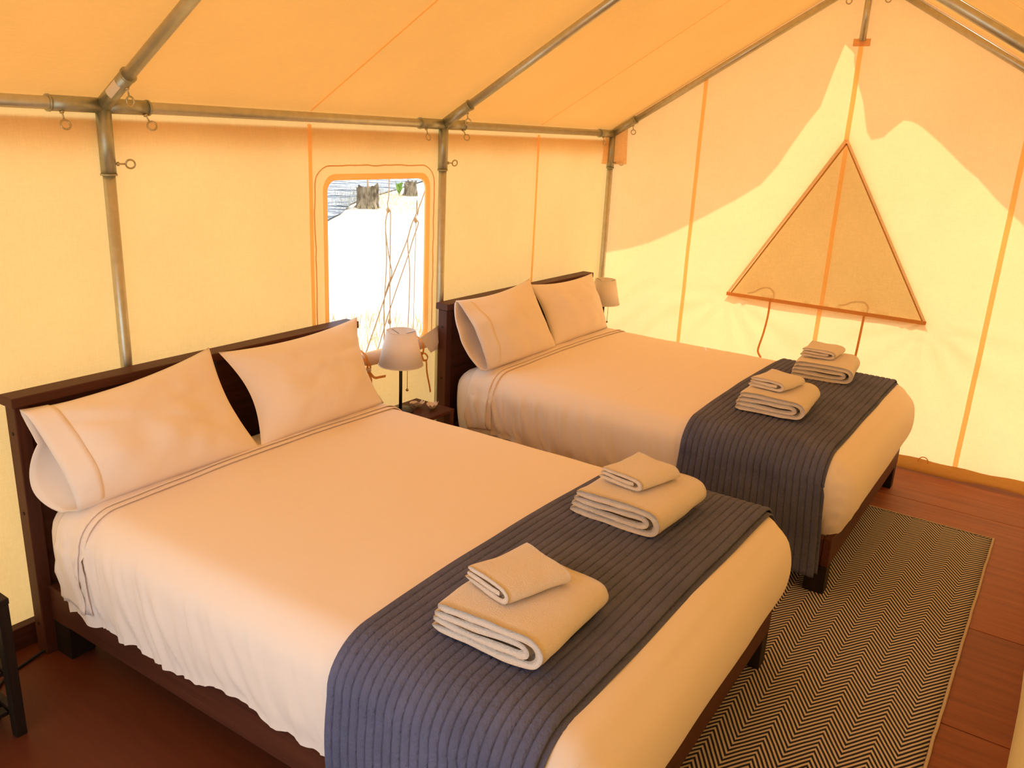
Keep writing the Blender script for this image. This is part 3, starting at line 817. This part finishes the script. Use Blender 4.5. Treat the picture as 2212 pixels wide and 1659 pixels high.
    lo_ = raw('lower_layer', V, F, M_quilt, ru, True)
    sol = lo_.modifiers.new('thick', 'SOLIDIFY'); sol.thickness = 0.004; sol.offset = -1
    for ob in (t, m, s, ru):
        ob.matrix_world = MV @ Matrix.Translation(ob.location)
    return lambda x, y: ZT+0.030+crown(Vector((x, y, 0)), 0.024)
B1, B2 = 0.285, 2.530
top1 = bed(0, B1, dict(frame='dark stained wooden bed frame nearest the camera, headboard at the left wall',
    mattress='thick mattress on the nearer bed, mostly under its sheets', sheet='white sheet smoothed over the nearer bed with pleats hanging at its side',
    runner='slate blue channel quilted runner across the foot of the nearer bed'), 0.018, 0.0, 1.5)
top2 = bed(1, B2, dict(frame='dark stained wooden bed frame farther away, beside the end wall',
    mattress='thick mattress on the farther bed, mostly under its sheets', sheet='white sheet smoothed over the farther bed by the end wall',
    runner='slate blue channel quilted runner across the foot of the farther bed'), 0.022, -0.012, 0.35)

# ------------------------------------------------------------------ pillows
def pillow(TL, TR, BL, BR, label, open_end, tf=0.125, tb=0.055, seed=0, mouth=0.085, vmax=0.66, conc=0.030):
    TL, TR, BL, BR = map(Vector, (TL, TR, BL, BR))
    c0 = (TL+TR+BL+BR)/4
    nrm = ((TR-TL).cross(TL-BL)).normalized()
    if nrm.x < 0: nrm = -nrm
    nu, nv_ = 44, 30
    def base(u, v):                                    # u along the width, v from bottom to top
        cu = conc*sin(pi*v); cv = 0.030*sin(pi*u)**0.8
        if open_end: uu = u + (cu/0.7)*(u-0.5)*(-2)*(1 if u > 0.5 else 0.25)
        else: uu = u-(cu/0.7)*(u-0.5)*2
        vv = v-(cv/0.45)*((v-0.5)*2 if v > 0.5 else (v-0.5)*0.15)
        b = BL.lerp(BR, uu); t = TL.lerp(TR, uu); return b.lerp(t, vv)
    def prof(u, v):
        su = sin(pi*u) if not open_end else (sin(pi*(0.20+0.80*u)) if u > 0.375 else 0.10+0.90*sin(pi/2*u/0.375))
        return max(0, su)**0.62*max(0, sin(pi*(v**0.86)))**0.58
    V = []; F = []
    ring = 2*nv_
    for i in range(nu+1):
        u = i/nu
        for s in range(ring):
            if s < nv_: v = s/nv_; side = 1
            else: v = 1-(s-nv_)/nv_; side = -1
            p = base(u, v); f = prof(u, v)
            w = 0.024*NV(Vector((u*3.0+seed, v*2.4, 2)))+0.012*NV(Vector((u*7+seed, v*6, 5)))-0.011*max(0, 1-abs(u*0.6+v*0.9-0.75+0.25*NV(Vector((u*2, v*2, seed))))*16)*(1-v)-0.010*max(0, 1-abs(u*0.35-v*0.8+0.25+0.2*NV(Vector((u*2, v*2, seed+4))))*18)*u
            rad = 0.0
            for cu_, cv_ in ((0, 0), (1, 0), (0, 1), (1, 1)):
                dx_, dy_ = (u-cu_)*1.6, v-cv_; r_ = sqrt(dx_*dx_+dy_*dy_)
                rad += 0.006*math.exp(-r_/0.22)*sin(math.atan2(dy_, dx_)*12+seed)
            p = p + nrm*(side*(tf if side > 0 else tb)*f + (w+rad)*min(1, f*1.5))
            if open_end and side < 0 and u < 0.2:      # back lip of the open end sags down and out
                k_ = (1-u/0.2)**1.3; lv = sin(pi*min(1, v/vmax*0.93+0.07))**0.8; p = p + Vector((-0.02 if vmax < 1 else 0, -0.055*lv, 0))*k_ - nrm*mouth*k_*lv
            V.append(p)
    for i in range(nu):
        for s in range(ring): s2 = (s+1) % ring; F.append((i*ring+s, i*ring+s2, (i+1)*ring+s2, (i+1)*ring+s))
    if not open_end: F.append(tuple(range(ring-1, -1, -1)))
    b = nu*ring
    for s in range(1, nv_): F.append((b+s-1, b+s, b+(ring-s) % ring, b+(ring-s+1) % ring))
    # settle on the mattress
    root = thing('pillow', label, 'pillow', tuple((BL+BR)/2))
    o = (BL+BR)/2
    V = [v-o for v in V]
    case = raw('pillowcase', V, F, M_pillow, root, True)
    if open_end:
        sol = case.modifiers.new('thick', 'SOLIDIFY'); sol.thickness = 0.003; sol.offset = -1
        # stitched cuff band: a doubled hem around the open end
        Vc = []; Fc = []; k_ = 5
        for i in range(k_+1):
            for s in range(ring):
                p = Vector(V[i*ring+s]); s2 = Vector(V[i*ring+(s+1) % ring]); s0 = Vector(V[i*ring+(s-1) % ring])
                tng = s2-s0; ax = Vector(V[(i+1)*ring+s])-p; nn = ax.cross(tng)
                nn = -nn.normalized() if nn.length > 1e-9 else nrm
                side = 1 if s <= nv_ else -1
                if nn.dot(nrm)*side < 0: nn = -nn
                Vc.append(p+nn*0.0035)
        for i in range(k_):
            for s in range(ring): s2 = (s+1) % ring; Fc.append((i*ring+s, i*ring+s2, (i+1)*ring+s2, (i+1)*ring+s))
        cu_ = raw('cuff', Vc, Fc, M_pillow, root, True)
        sol = cu_.modifiers.new('thick', 'SOLIDIFY'); sol.thickness = 0.0025; sol.offset = -1
        # the pillow itself inside
        Vi = []; Fi = []
        for i in range(13):
            u = 0.14+0.3*i/12; f2 = sin(pi/2*min(1, i/6+0.08))
            for s in range(ring):
                p = Vector(V[int(u*nu)*ring+s]); c = (Vector(V[int(u*nu)*ring])+Vector(V[int(u*nu)*ring+nv_]))/2
                Vi.append(c+(p-c)*0.88*f2)
        for i in range(12):
            for s in range(ring): s2 = (s+1) % ring; Fi.append((i*ring+s, i*ring+s2, (i+1)*ring+s2, (i+1)*ring+s))
        Fi.append(tuple(range(ring)))
        raw('pillow_insert', Vi, Fi, M_pillow, root, True)
    return root
pillow((0.175, 0.300, 0.930), (0.155, 1.020, 1.010), (0.380, 0.335, 0.632), (0.385, 1.062, 0.635), 'white pillow with open wide cuff, nearest the camera, on the nearer bed', True, seed=1)
pillow((0.155, 1.062, 0.985), (0.150, 1.835, 1.010), (0.385, 1.070, 0.635), (0.350, 1.805, 0.635), 'white pillow on the nearer bed, beside the lamp', False, seed=4, conc=0.052)
pillow((0.200, 2.520, 1.000), (0.155, 3.290, 1.025), (0.385, 2.565, 0.640), (0.390, 3.270, 0.645), 'white pillow on the farther bed with its open end towards the lamp', True, seed=8, mouth=0.022, vmax=1.0)
pillow((0.150, 3.300, 0.990), (0.150, 4.080, 0.975), (0.375, 3.270, 0.645), (0.350, 3.990, 0.640), 'white pillow on the farther bed next to the end wall', False, seed=12)

# ------------------------------------------------------------------ towels
def strip_section(center, thick, cap=True):
    """Closed outline of a soft strip following a centre line in the x-z plane."""
    c = spline([(p[0], 0, p[1]) for p in center], 7); L_, R_ = [], []
    n = len(c)
    for i, p in enumerate(c):
        d = (c[min(i+1, n-1)]-c[max(i-1, 0)]).normalized(); nn = Vector((-d.z, 0, d.x))
        e = min(i, n-1-i); w = thick/2*min(1.0, 0.45+0.3*e)
        L_.append(p+nn*w); R_.append(p-nn*w)
    return L_, R_
def folded(name, centers, thick, w, mat, parent, seed, taper=0.0, sag=0.004):
    """Folded cloth: each strip's section extruded along y, with soft irregular ends."""
    V = []; F = []; ny = 16
    for ci, c in enumerate(centers):
        L_, R_ = strip_section(c, thick); sec = L_+R_[::-1]; m = len(sec); b0 = len(V)
        for j in range(ny+1):
            t = j/ny; e = min(t, 1-t); y = (t-0.5)*w
            sh = 1.0-0.14*max(0, 1-e/0.03)
            for i, p in enumerate(sec):
                q = len(L_); mate = L_[i]+(R_[i]-L_[i])*0.5 if i < q else R_[m-1-i]+(L_[m-1-i]-R_[m-1-i])*0.5
                pp = mate+(p-mate)*sh
                nz = Vector((pp.x*9+seed, y*9, pp.z*20+ci*3))
                x = pp.x + 0.005*NV(nz) + taper*t
                z = pp.z*(1+0.10*NV(Vector((pp.x*5+seed, y*6, 3)))) + 0.002*NV(nz*2.3)
                yy = y + 0.007*NV(Vector((pp.x*8+seed, ci*4+i*0.02, 7)))*(1 if e < 0.1 else 0)
                V.append((x, yy, z))
        for j in range(ny):
            for i in range(m): i2 = (i+1) % m; F.append((b0+j*m+i, b0+j*m+i2, b0+(j+1)*m+i2, b0+(j+1)*m+i))
        q = len(L_)
        for base, flip in ((b0, False), (b0+ny*m, True)):
            for i in range(q-1):
                f = (base+i, base+i+1, base+m-2-i, base+m-1-i)
                F.append(f[::-1] if flip else f)
    return raw(name, V, F, mat, parent, True)
def towels(x, y, w, ln_, rot, z, lab, lab2, seed, small):
    h = ln_/2
    bath = [[(-h, 0.012), (-h*0.3, 0.011), (h*0.55, 0.012), (h*0.88, 0.020), (h*0.985, 0.047), (h*0.86, 0.074), (h*0.5, 0.080), (-h*0.2, 0.078), (-h*0.9, 0.074)],
            [(-h*0.99, 0.034), (-h*0.2, 0.031), (h*0.50, 0.031), (h*0.70, 0.037), (h*0.74, 0.048), (h*0.64, 0.058), (h*0.3, 0.058), (-h*0.3, 0.055), (-h*0.95, 0.052)]]
    o = folded('bath_towel', bath, 0.0245, w, M_towel, None, seed)
    o.location = (x, y, z); o.rotation_euler = (0, 0, radians(rot)); tag(o, lab, 'towel', 'folded bath towels on the runners')
    sx_, sy_, srot, sw, sl_ = small
    g_ = sl_/2
    cl = [[(-g_, 0.010), (g_*0.3, 0.009), (g_*0.80, 0.012), (g_*0.99, 0.026), (g_*0.80, 0.041), (g_*0.2, 0.043), (-g_*0.9, 0.040)],
          [(-g_*0.9, 0.0255), (g_*0.1, 0.0245), (g_*0.50, 0.0255), (g_*0.66, 0.0265)]]
    s_ = folded('hand_towel', cl, 0.0165, sw, M_towel, None, seed+5, 0.02)
    for v in s_.data.vertices:                          # far corner sticks up, near flap droops
        k_ = max(0, v.co.y/sw+0.1)*max(0, -v.co.x/g_+0.35); v.co.z += 0.030*k_*k_; v.co.x -= 0.012*k_
        if v.co.z > 0.02: v.co.y += -0.02*max(0, (v.co.y/sw))
    s_.location = (x+sx_, y+sy_, z+0.0925); s_.rotation_euler = (0, 0, radians(srot)); tag(s_, lab2, 'towel', 'small towels lying on the bath towels')
    return o, s_
towels(1.885, 0.690, 0.345, 0.315, 2, top1(1.88, .69)+0.0055, 'folded white bath towel on the nearer runner, closest to the camera', 'small folded white towel on the bath towel closest to the camera', 3, (-0.035, 0.02, -14, 0.205, 0.165))
towels(1.820, 1.500, 0.355, 0.320, -2, top1(1.82, 1.5)+0.009, 'folded white bath towel on the nearer runner, towards the farther bed', 'small folded white towel atop the bath towel at the far side of the nearer bed', 23, (-0.030, 0.03, -10, 0.20, 0.175))
towels(1.820, 3.000, 0.350, 0.310, 4, top2(1.82, 3.0)+0.0055, 'folded white bath towel on the farther runner, towards the nearer bed', 'small folded white towel atop the bath towel at the near side of the farther bed', 43, (-0.030, 0.02, -8, 0.20, 0.175))
towels(1.835, 3.800, 0.355, 0.310, 8, top2(1.83, 3.8)+0.008, 'folded white bath towel on the farther runner, nearest the end wall', 'small folded white towel on the bath towel nearest the end wall', 63, (-0.045, 0.03, 4, 0.20, 0.18))

# ------------------------------------------------------------------ nightstands, lamps
NZ = 0.482
def nightstand(x0, y0, dx, dy, label):
    t = thing('nightstand', label, 'nightstand', (x0+dx/2, y0+dy/2, 0), 'dark nightstands beside the beds')
    a, b = dx/2, dy/2
    box('top', (-a, -b, NZ-0.020), (a, b, NZ), M_wy if x0 < 0.2 else M_darky, t, 0.003)
    q = 0.032
    for sx_ in (-1, 1):
        for sy_ in (-1, 1):
            xa, ya = sx_*(a-q/2-0.002), sy_*(b-q/2-0.002)
            box('leg', (xa-q/2, ya-q/2, 0), (xa+q/2, ya+q/2, NZ-0.021), M_dark if x0 > 0.2 else M_wz, t, 0.002)
    for z in (0.06, 0.20):
        for sy_ in (-1, 1):
            ya = sy_*(b-q/2-0.002); box('shelf_rail', (-a+q+0.001, ya-0.011, z), (a-q-0.001, ya+0.011, z+0.030), M_dark, t, 0.002)
        for i in range(4):
            xs = -a+0.036+(dx-0.072-0.04)*i/3; box('slat', (xs, -b+q+0.001, z+0.008), (xs+0.036, b-q-0.001, z+0.022), M_darky, t, 0.002)
    return t
nightstand(0.105, 2.000, 0.262, 0.318, 'dark wooden nightstand between the beds with a lamp on it')
nightstand(0.222, -0.262, 0.262, 0.318, 'near black slatted nightstand at the left edge beside the nearer bed')
nightstand(0.055, 4.150, 0.262, 0.300, 'dark wooden nightstand hidden in the corner behind the farther bed')
def lamp(x, y, label, lit=False):
    t = thing('table_lamp', label, 'lamp', (x, y, NZ), 'table lamps by the beds')
    lathe('base', [(0.0005, 0.001), (0.064, 0.001), (0.067, 0.004), (0.066, 0.012), (0.058, 0.017), (0.012, 0.021), (0.0005, 0.021)], M_black, t, 40)
    tube('pole', [(0, 0, 0.018), (0, 0, 0.285)], 0.0085, M_black, t, 16)
    tube('socket', [(0, 0, 0.255), (0, 0, 0.315)], 0.016, M_black, t, 16)
    lathe('bulb', [(0.011, 0.315), (0.013, 0.33), (0.027, 0.355), (0.030, 0.372), (0.022, 0.392), (0.0005, 0.40)], M_bulb, t, 20)
    zb, zt, rb, rt_ = 0.252, 0.425, 0.112, 0.073
    sh = lathe('shade', [(rb, zb), (rt_, zt), (rt_-0.002, zt), (rb-0.002, zb)], M_shade, t, 56, closed=True)
    for r_, z_ in ((rb, zb), (rt_, zt)):
        tube('shade_rim', [(r_*cos(2*pi*k/40), r_*sin(2*pi*k/40), z_) for k in range(41)], 0.0022, M_shade, sh, 8)
    for k in range(3):
        a = 2*pi*k/3+0.9; tube('shade_arm', [(0.008*cos(a), 0.008*sin(a), 0.405), ((rt_-0.002)*cos(a), (rt_-0.002)*sin(a), 0.42)], 0.0013, M_black, sh, 6)
    cx_, cy_ = 0.028, 0.018
    ch = tube('pull_chain', [(cx_, cy_, 0.262), (cx_, cy_, 0.125)], 0.0016, M_chain, t, 6)
    lathe('bead', [(0.0003, -0.008), (0.006, -0.005), (0.008, 0), (0.0055, 0.005), (0.001, 0.009)], M_chain, ch, 14, (cx_, cy_, 0.119))
    return t
lamp(0.195, 2.092, 'white shaded table lamp with black pole on the nightstand between the beds')
lamp(0.150, 4.285, 'white shaded table lamp in the corner behind the farther bed')
def wrapper(x, y, rot, label, seed):
    n, m = 18, 6; V = [(0, 0, 0.006)]; F = []
    for i in range(1, m+1):
        t = i/m
        for k in range(n):
            a = 2*pi*k/n; r_ = 0.033*t*(1+0.16*NV(Vector((cos(a)*2+seed, sin(a)*2, 1)))+0.10*((k % 2)-0.5)*t)
            V.append((r_*cos(a)*1.15, r_*sin(a)*0.85, 0.003+0.026*t*t*(1+0.7*NV(Vector((cos(a)*2.4, sin(a)*2.4+seed, 3))))+0.006*t*((k % 2)-0.5)))
    for k in range(n): F.append((0, 1+k, 1+(k+1) % n))
    for i in range(m-1):
        for k in range(n): a = 1+i*n; F.append((a+k, a+n+k, a+n+(k+1) % n, a+(k+1) % n))
    o = raw('wrapper_dish', V, F, M_shell, None)
    s_ = o.modifiers.new('thick', 'SOLIDIFY'); s_.thickness = 0.0015
    o.location = (x, y, NZ+0.001); o.rotation_euler = (0, 0, rot); tag(o, label, 'dish', 'small pale crumpled dishes on the nightstand'); return o
wrapper(0.213, 2.202, 0.6, 'small pale crumpled dish just behind the lamp base', 1)
wrapper(0.288, 2.232, 2.0, 'small pale crumpled dish near the front corner of the nightstand', 5)

# ------------------------------------------------------------------ rug
RX1, RY1 = 2.808, 3.675
rug = thing('rug', 'flat woven rug of dark and cream herringbone stripes beside the beds', 'rug', (RX1, RY1, 0))
rw, rl = 1.25, 4.05
V = []; F = []; ni, nj = 26, 80
for j in range(nj+1):
    for i in range(ni+1):
        x = -rw+rw*i/ni; y = -rl+rl*j/nj
        xo = 0.004*NV(Vector((y*4, 1, 0)))*(i/ni)**8
        V.append((x+xo, y, 0.006+0.0012*NV(Vector((x*5, y*5, 0)))))
nb = len(V)
for j in range(nj):
    for i in range(ni): a = j*(ni+1)+i; F.append((a, a+1, a+ni+2, a+ni+1))
field = raw('woven_field', V, F, M_rug, rug, True)
s_ = field.modifiers.new('thick', 'SOLIDIFY'); s_.thickness = 0.004; s_.offset = -1
pts = [(0.006+0.003*NV(Vector((-rl*i/120*9, 1, 0))) + 0.004*NV(Vector((-rl*i/120*4, 1, 0))), -rl*i/120, 0.006) for i in range(121)]
tube('edge_yarn', pts, 0.0058, M_cream, rug, 8)
fr = []
for i in range(150):
    x = -rw+rw*i/149; fr.append(tube_geo([(x, 0.0-0.006, 0.007), (x+0.004, 0.002, 0.009), (x+0.006, 0.007+0.003*random.random(), 0.004)], 0.0026, 5))
V, F = join_geo(fr); st = raw('end_stitching', V, F, M_cream, rug); st['kind'] = 'stuff'

# ------------------------------------------------------------------ cord on the floor
c = spline([(0.115, 0.30, 0.012), (0.13, 0.22, 0.006), (0.16, 0.14, 0.006), (0.22, 0.08, 0.006), (0.30, 0.055, 0.006), (0.36, 0.02, 0.006), (0.40, -0.06, 0.006), (0.37, -0.2, 0.006), (0.2, -0.36, 0.006)], 8)
o = tube('power_cord', c, 0.0052, M_cord, None, 8); tag(o, 'black power cord on the floor between nightstand and nearer bed', 'cord')

# ================================================================== OUTSIDE THE WINDOW
def px_dir(px, py):
    return fw + r2*((px-1106)/FPX) - u2*((py-829.5)/FPX)
def on_x(px, py, x):
    d = px_dir(px, py); t = (x-CAM.x)/d.x; return CAM+d*t
def wc(cx_, cy_): return 660+cx_/3.0176, 350+cy_/3.0176
def rope(lines, x0, label):
    t = thing('guy_rope', label, 'rope', (x0, 3.0, ZG))
    o = t.location
    for nm, rad, dx_, pts in lines:
        P_ = [on_x(*wc(*p), x0+dx_)-o for p in pts]
        if nm == 'knot':
            lathe('knot', [(0.0005, -0.02), (0.011, -0.010), (0.013, 0), (0.010, 0.010), (0.0005, 0.02)], M_rope, t, 10, tuple(P_[0]))
        else:
            if P_[-1].z > 0.02: P_.append(Vector((P_[-1].x-0.02, P_[-1].y+(P_[-1].y-P_[-2].y)*0.5, 0.0)))
            tube(nm, spline(P_, 5), rad*0.8, M_rope, t, 7)
            if nm == 'line': tube('peg', [P_[-1]+Vector((0, 0, 0.05)), P_[-1]-Vector((0, 0, 0.06))], 0.006, M_bolt, t, 8)
    return t
def on_z(px, py, z):
    d = px_dir(px, py); t = (z-CAM.z)/d.z; return CAM+d*t
G1 = on_z(794, 449, ZG); G2 = on_z(886, 423, ZG); G3 = on_z(862, 420, ZG)
rope([('line', 0.0042, 0, [(550, -60), (545, 105), (543, 215), (535, 270), (536, 310), (521, 410), (530, 520), (550, 650), (562, 730), (535, 810), (512, 900), (512, 990), (516, 1170), (520, 1450)]),
      ('loop', 0.0042, 0.006, [(536, 312), (553, 325), (552, 520), (550, 800), (551, 1090), (552, 1400)]),
      ('loop', 0.0042, -0.008, [(536, 315), (524, 370), (521, 430), (528, 640), (517, 850), (511, 960), (512, 1180), (514, 1420)]),
      ('knot', 0, 0, [(538, 312)]), ('knot', 0, 0, [(547, 1040)])], -0.75, 'tan guy rope hanging almost straight outside the window')
rope([('line', 0.0050, 0, [(840, 40), (800, 130), (740, 295), (690, 410), (665, 500), (610, 640), (540, 815), (470, 1020), (400, 1225), (340, 1400)]),
      ('loop', 0.0044, 0.006, [(722, 380), (735, 402), (700, 505), (672, 600), (610, 780), (550, 960), (475, 1210), (420, 1400)]),
      ('loop', 0.0042, -0.006, [(690, 415), (666, 500), (670, 590), (680, 720), (675, 900), (668, 1085), (662, 1300)]),
      ('loop', 0.0030, -0.01, [(737, 300), (730, 350), (720, 380)]),
      ('knot', 0, 0, [(718, 380)])], -0.75, 'tan guy rope slanting across the view outside the window')
# stumps
def stump(x, y, r, h, label, seed, jag):
    t = thing('tree_stump', label, 'stump', (x, y, ZG))
    n, m = 40, 12; V = []; F = []
    for i in range(m+1):
        tt = i/m
        for k in range(n):
            a = 2*pi*k/n; fl = 1+0.55*(1-tt)**3*(0.6+0.4*sin(a*5+seed)); nzv = 0.30*NV(Vector((cos(a)*2.2+seed, sin(a)*2.2, tt*1.3)))+0.12*NV(Vector((cos(a)*7+seed, sin(a)*7, tt*3)))
            top = h*(1+jag*NV(Vector((cos(a)*1.6+seed, sin(a)*1.6, 9)))+0.4*jag*NV(Vector((cos(a)*6+seed, sin(a)*6, 3))))
            V.append((r*fl*(1+nzv)*cos(a), r*fl*(1+nzv)*sin(a), -0.03+(top+0.03)*tt))
    for i in range(m):
        for k in range(n): F.append((i*n+k, i*n+(k+1) % n, (i+1)*n+(k+1) % n, (i+1)*n+k))
    raw('trunk', V, F, M_bark, t)
    V2 = V[m*n:]; V2 = V2+[(0, 0, h*0.75)]
    raw('cut_top', V2, [(k, (k+1) % n, n) for k in range(n)], M_bark, t)
    return t
stump(G1.x, G1.y, 0.29, 0.60, 'dark jagged tree stump at the water edge seen through the window', 2, 0.28)
stump(G2.x, G2.y, 0.20, 0.46, 'smaller rounded dark stump beside the green weed seen through the window', 7, 0.35)
# little branch standing on the first stump
for i in range(1):
    o = tube('twig', spline([(G1.x, G1.y, ZG+0.40), (G1.x-0.05, G1.y+0.05, ZG+0.8), (G1.x-0.18, G1.y, ZG+1.0), (G1.x-0.15, G1.y+0.05, ZG+1.4)], 5), [0.03, 0.03, 0.028, 0.028, 0.026, 0.026, 0.025, 0.024, 0.022, 0.02, 0.018, 0.016, 0.014, 0.012, 0.01, 0.008], M_rope, None, 7)
    tag(o, 'thin bare twig rising from the jagged stump at the water', 'twig')
wt = thing('weed', 'small bright green weed left of the rounded stump', 'plant', (G3.x, G3.y, ZG))
for i in range(16):
    a = random.uniform(0, 2*pi); h = random.uniform(0.22, 0.46); r_ = random.uniform(0.08, 0.24)
    P_ = [(0, 0, 0), (r_*0.4*cos(a), r_*0.4*sin(a), h*0.6), (r_*cos(a), r_*sin(a), h)]
    q = spline(P_, 4); V = []; F = []
    sd = Vector((-sin(a), cos(a), 0))
    for k, p in enumerate(q):
        w = 0.05*sin(pi*(0.12+0.86*k/(len(q)-1))); V += [p-sd*w, p+sd*w+Vector((0, 0, 0.01))]
    for k in range(len(q)-1): F.append((2*k, 2*k+1, 2*k+3, 2*k+2))
    raw('leaf', V, F, M_green, wt)
# dry grass
V = []; F = []
def blade(x, y, h):
    a = random.uniform(0, 2*pi); w = random.uniform(0.003, 0.008); l = random.uniform(0.05, 0.35)*h; b = len(V)
    dx_, dy_ = cos(a), sin(a)
    V.extend([(x-dy_*w, y+dx_*w, ZG-0.01), (x+dy_*w, y-dx_*w, ZG-0.01), (x+dx_*l*0.4, y+dy_*l*0.4, ZG+h*0.6), (x+dx_*l, y+dy_*l, ZG+h)])
    F.extend([(b, b+1, b+2), (b, b+2, b+3)])
for i in range(3600):
    y = random.uniform(1.5, 6.5); x = -random.uniform(0.45, 4.2)
    blade(x, y, random.uniform(0.04, 0.22))
for i in range(2500):
    t = random.random(); blade(-13.2-5.5*t+random.gauss(0, 1.0), 16.6+5*t+random.gauss(0, 1.0), random.uniform(0.05, 0.16))
o = raw('dry_grass', V, F, M_grass, None); o['kind'] = 'stuff'; o['label'] = 'sparse dry yellow grass outside the window'; o['category'] = 'grass'
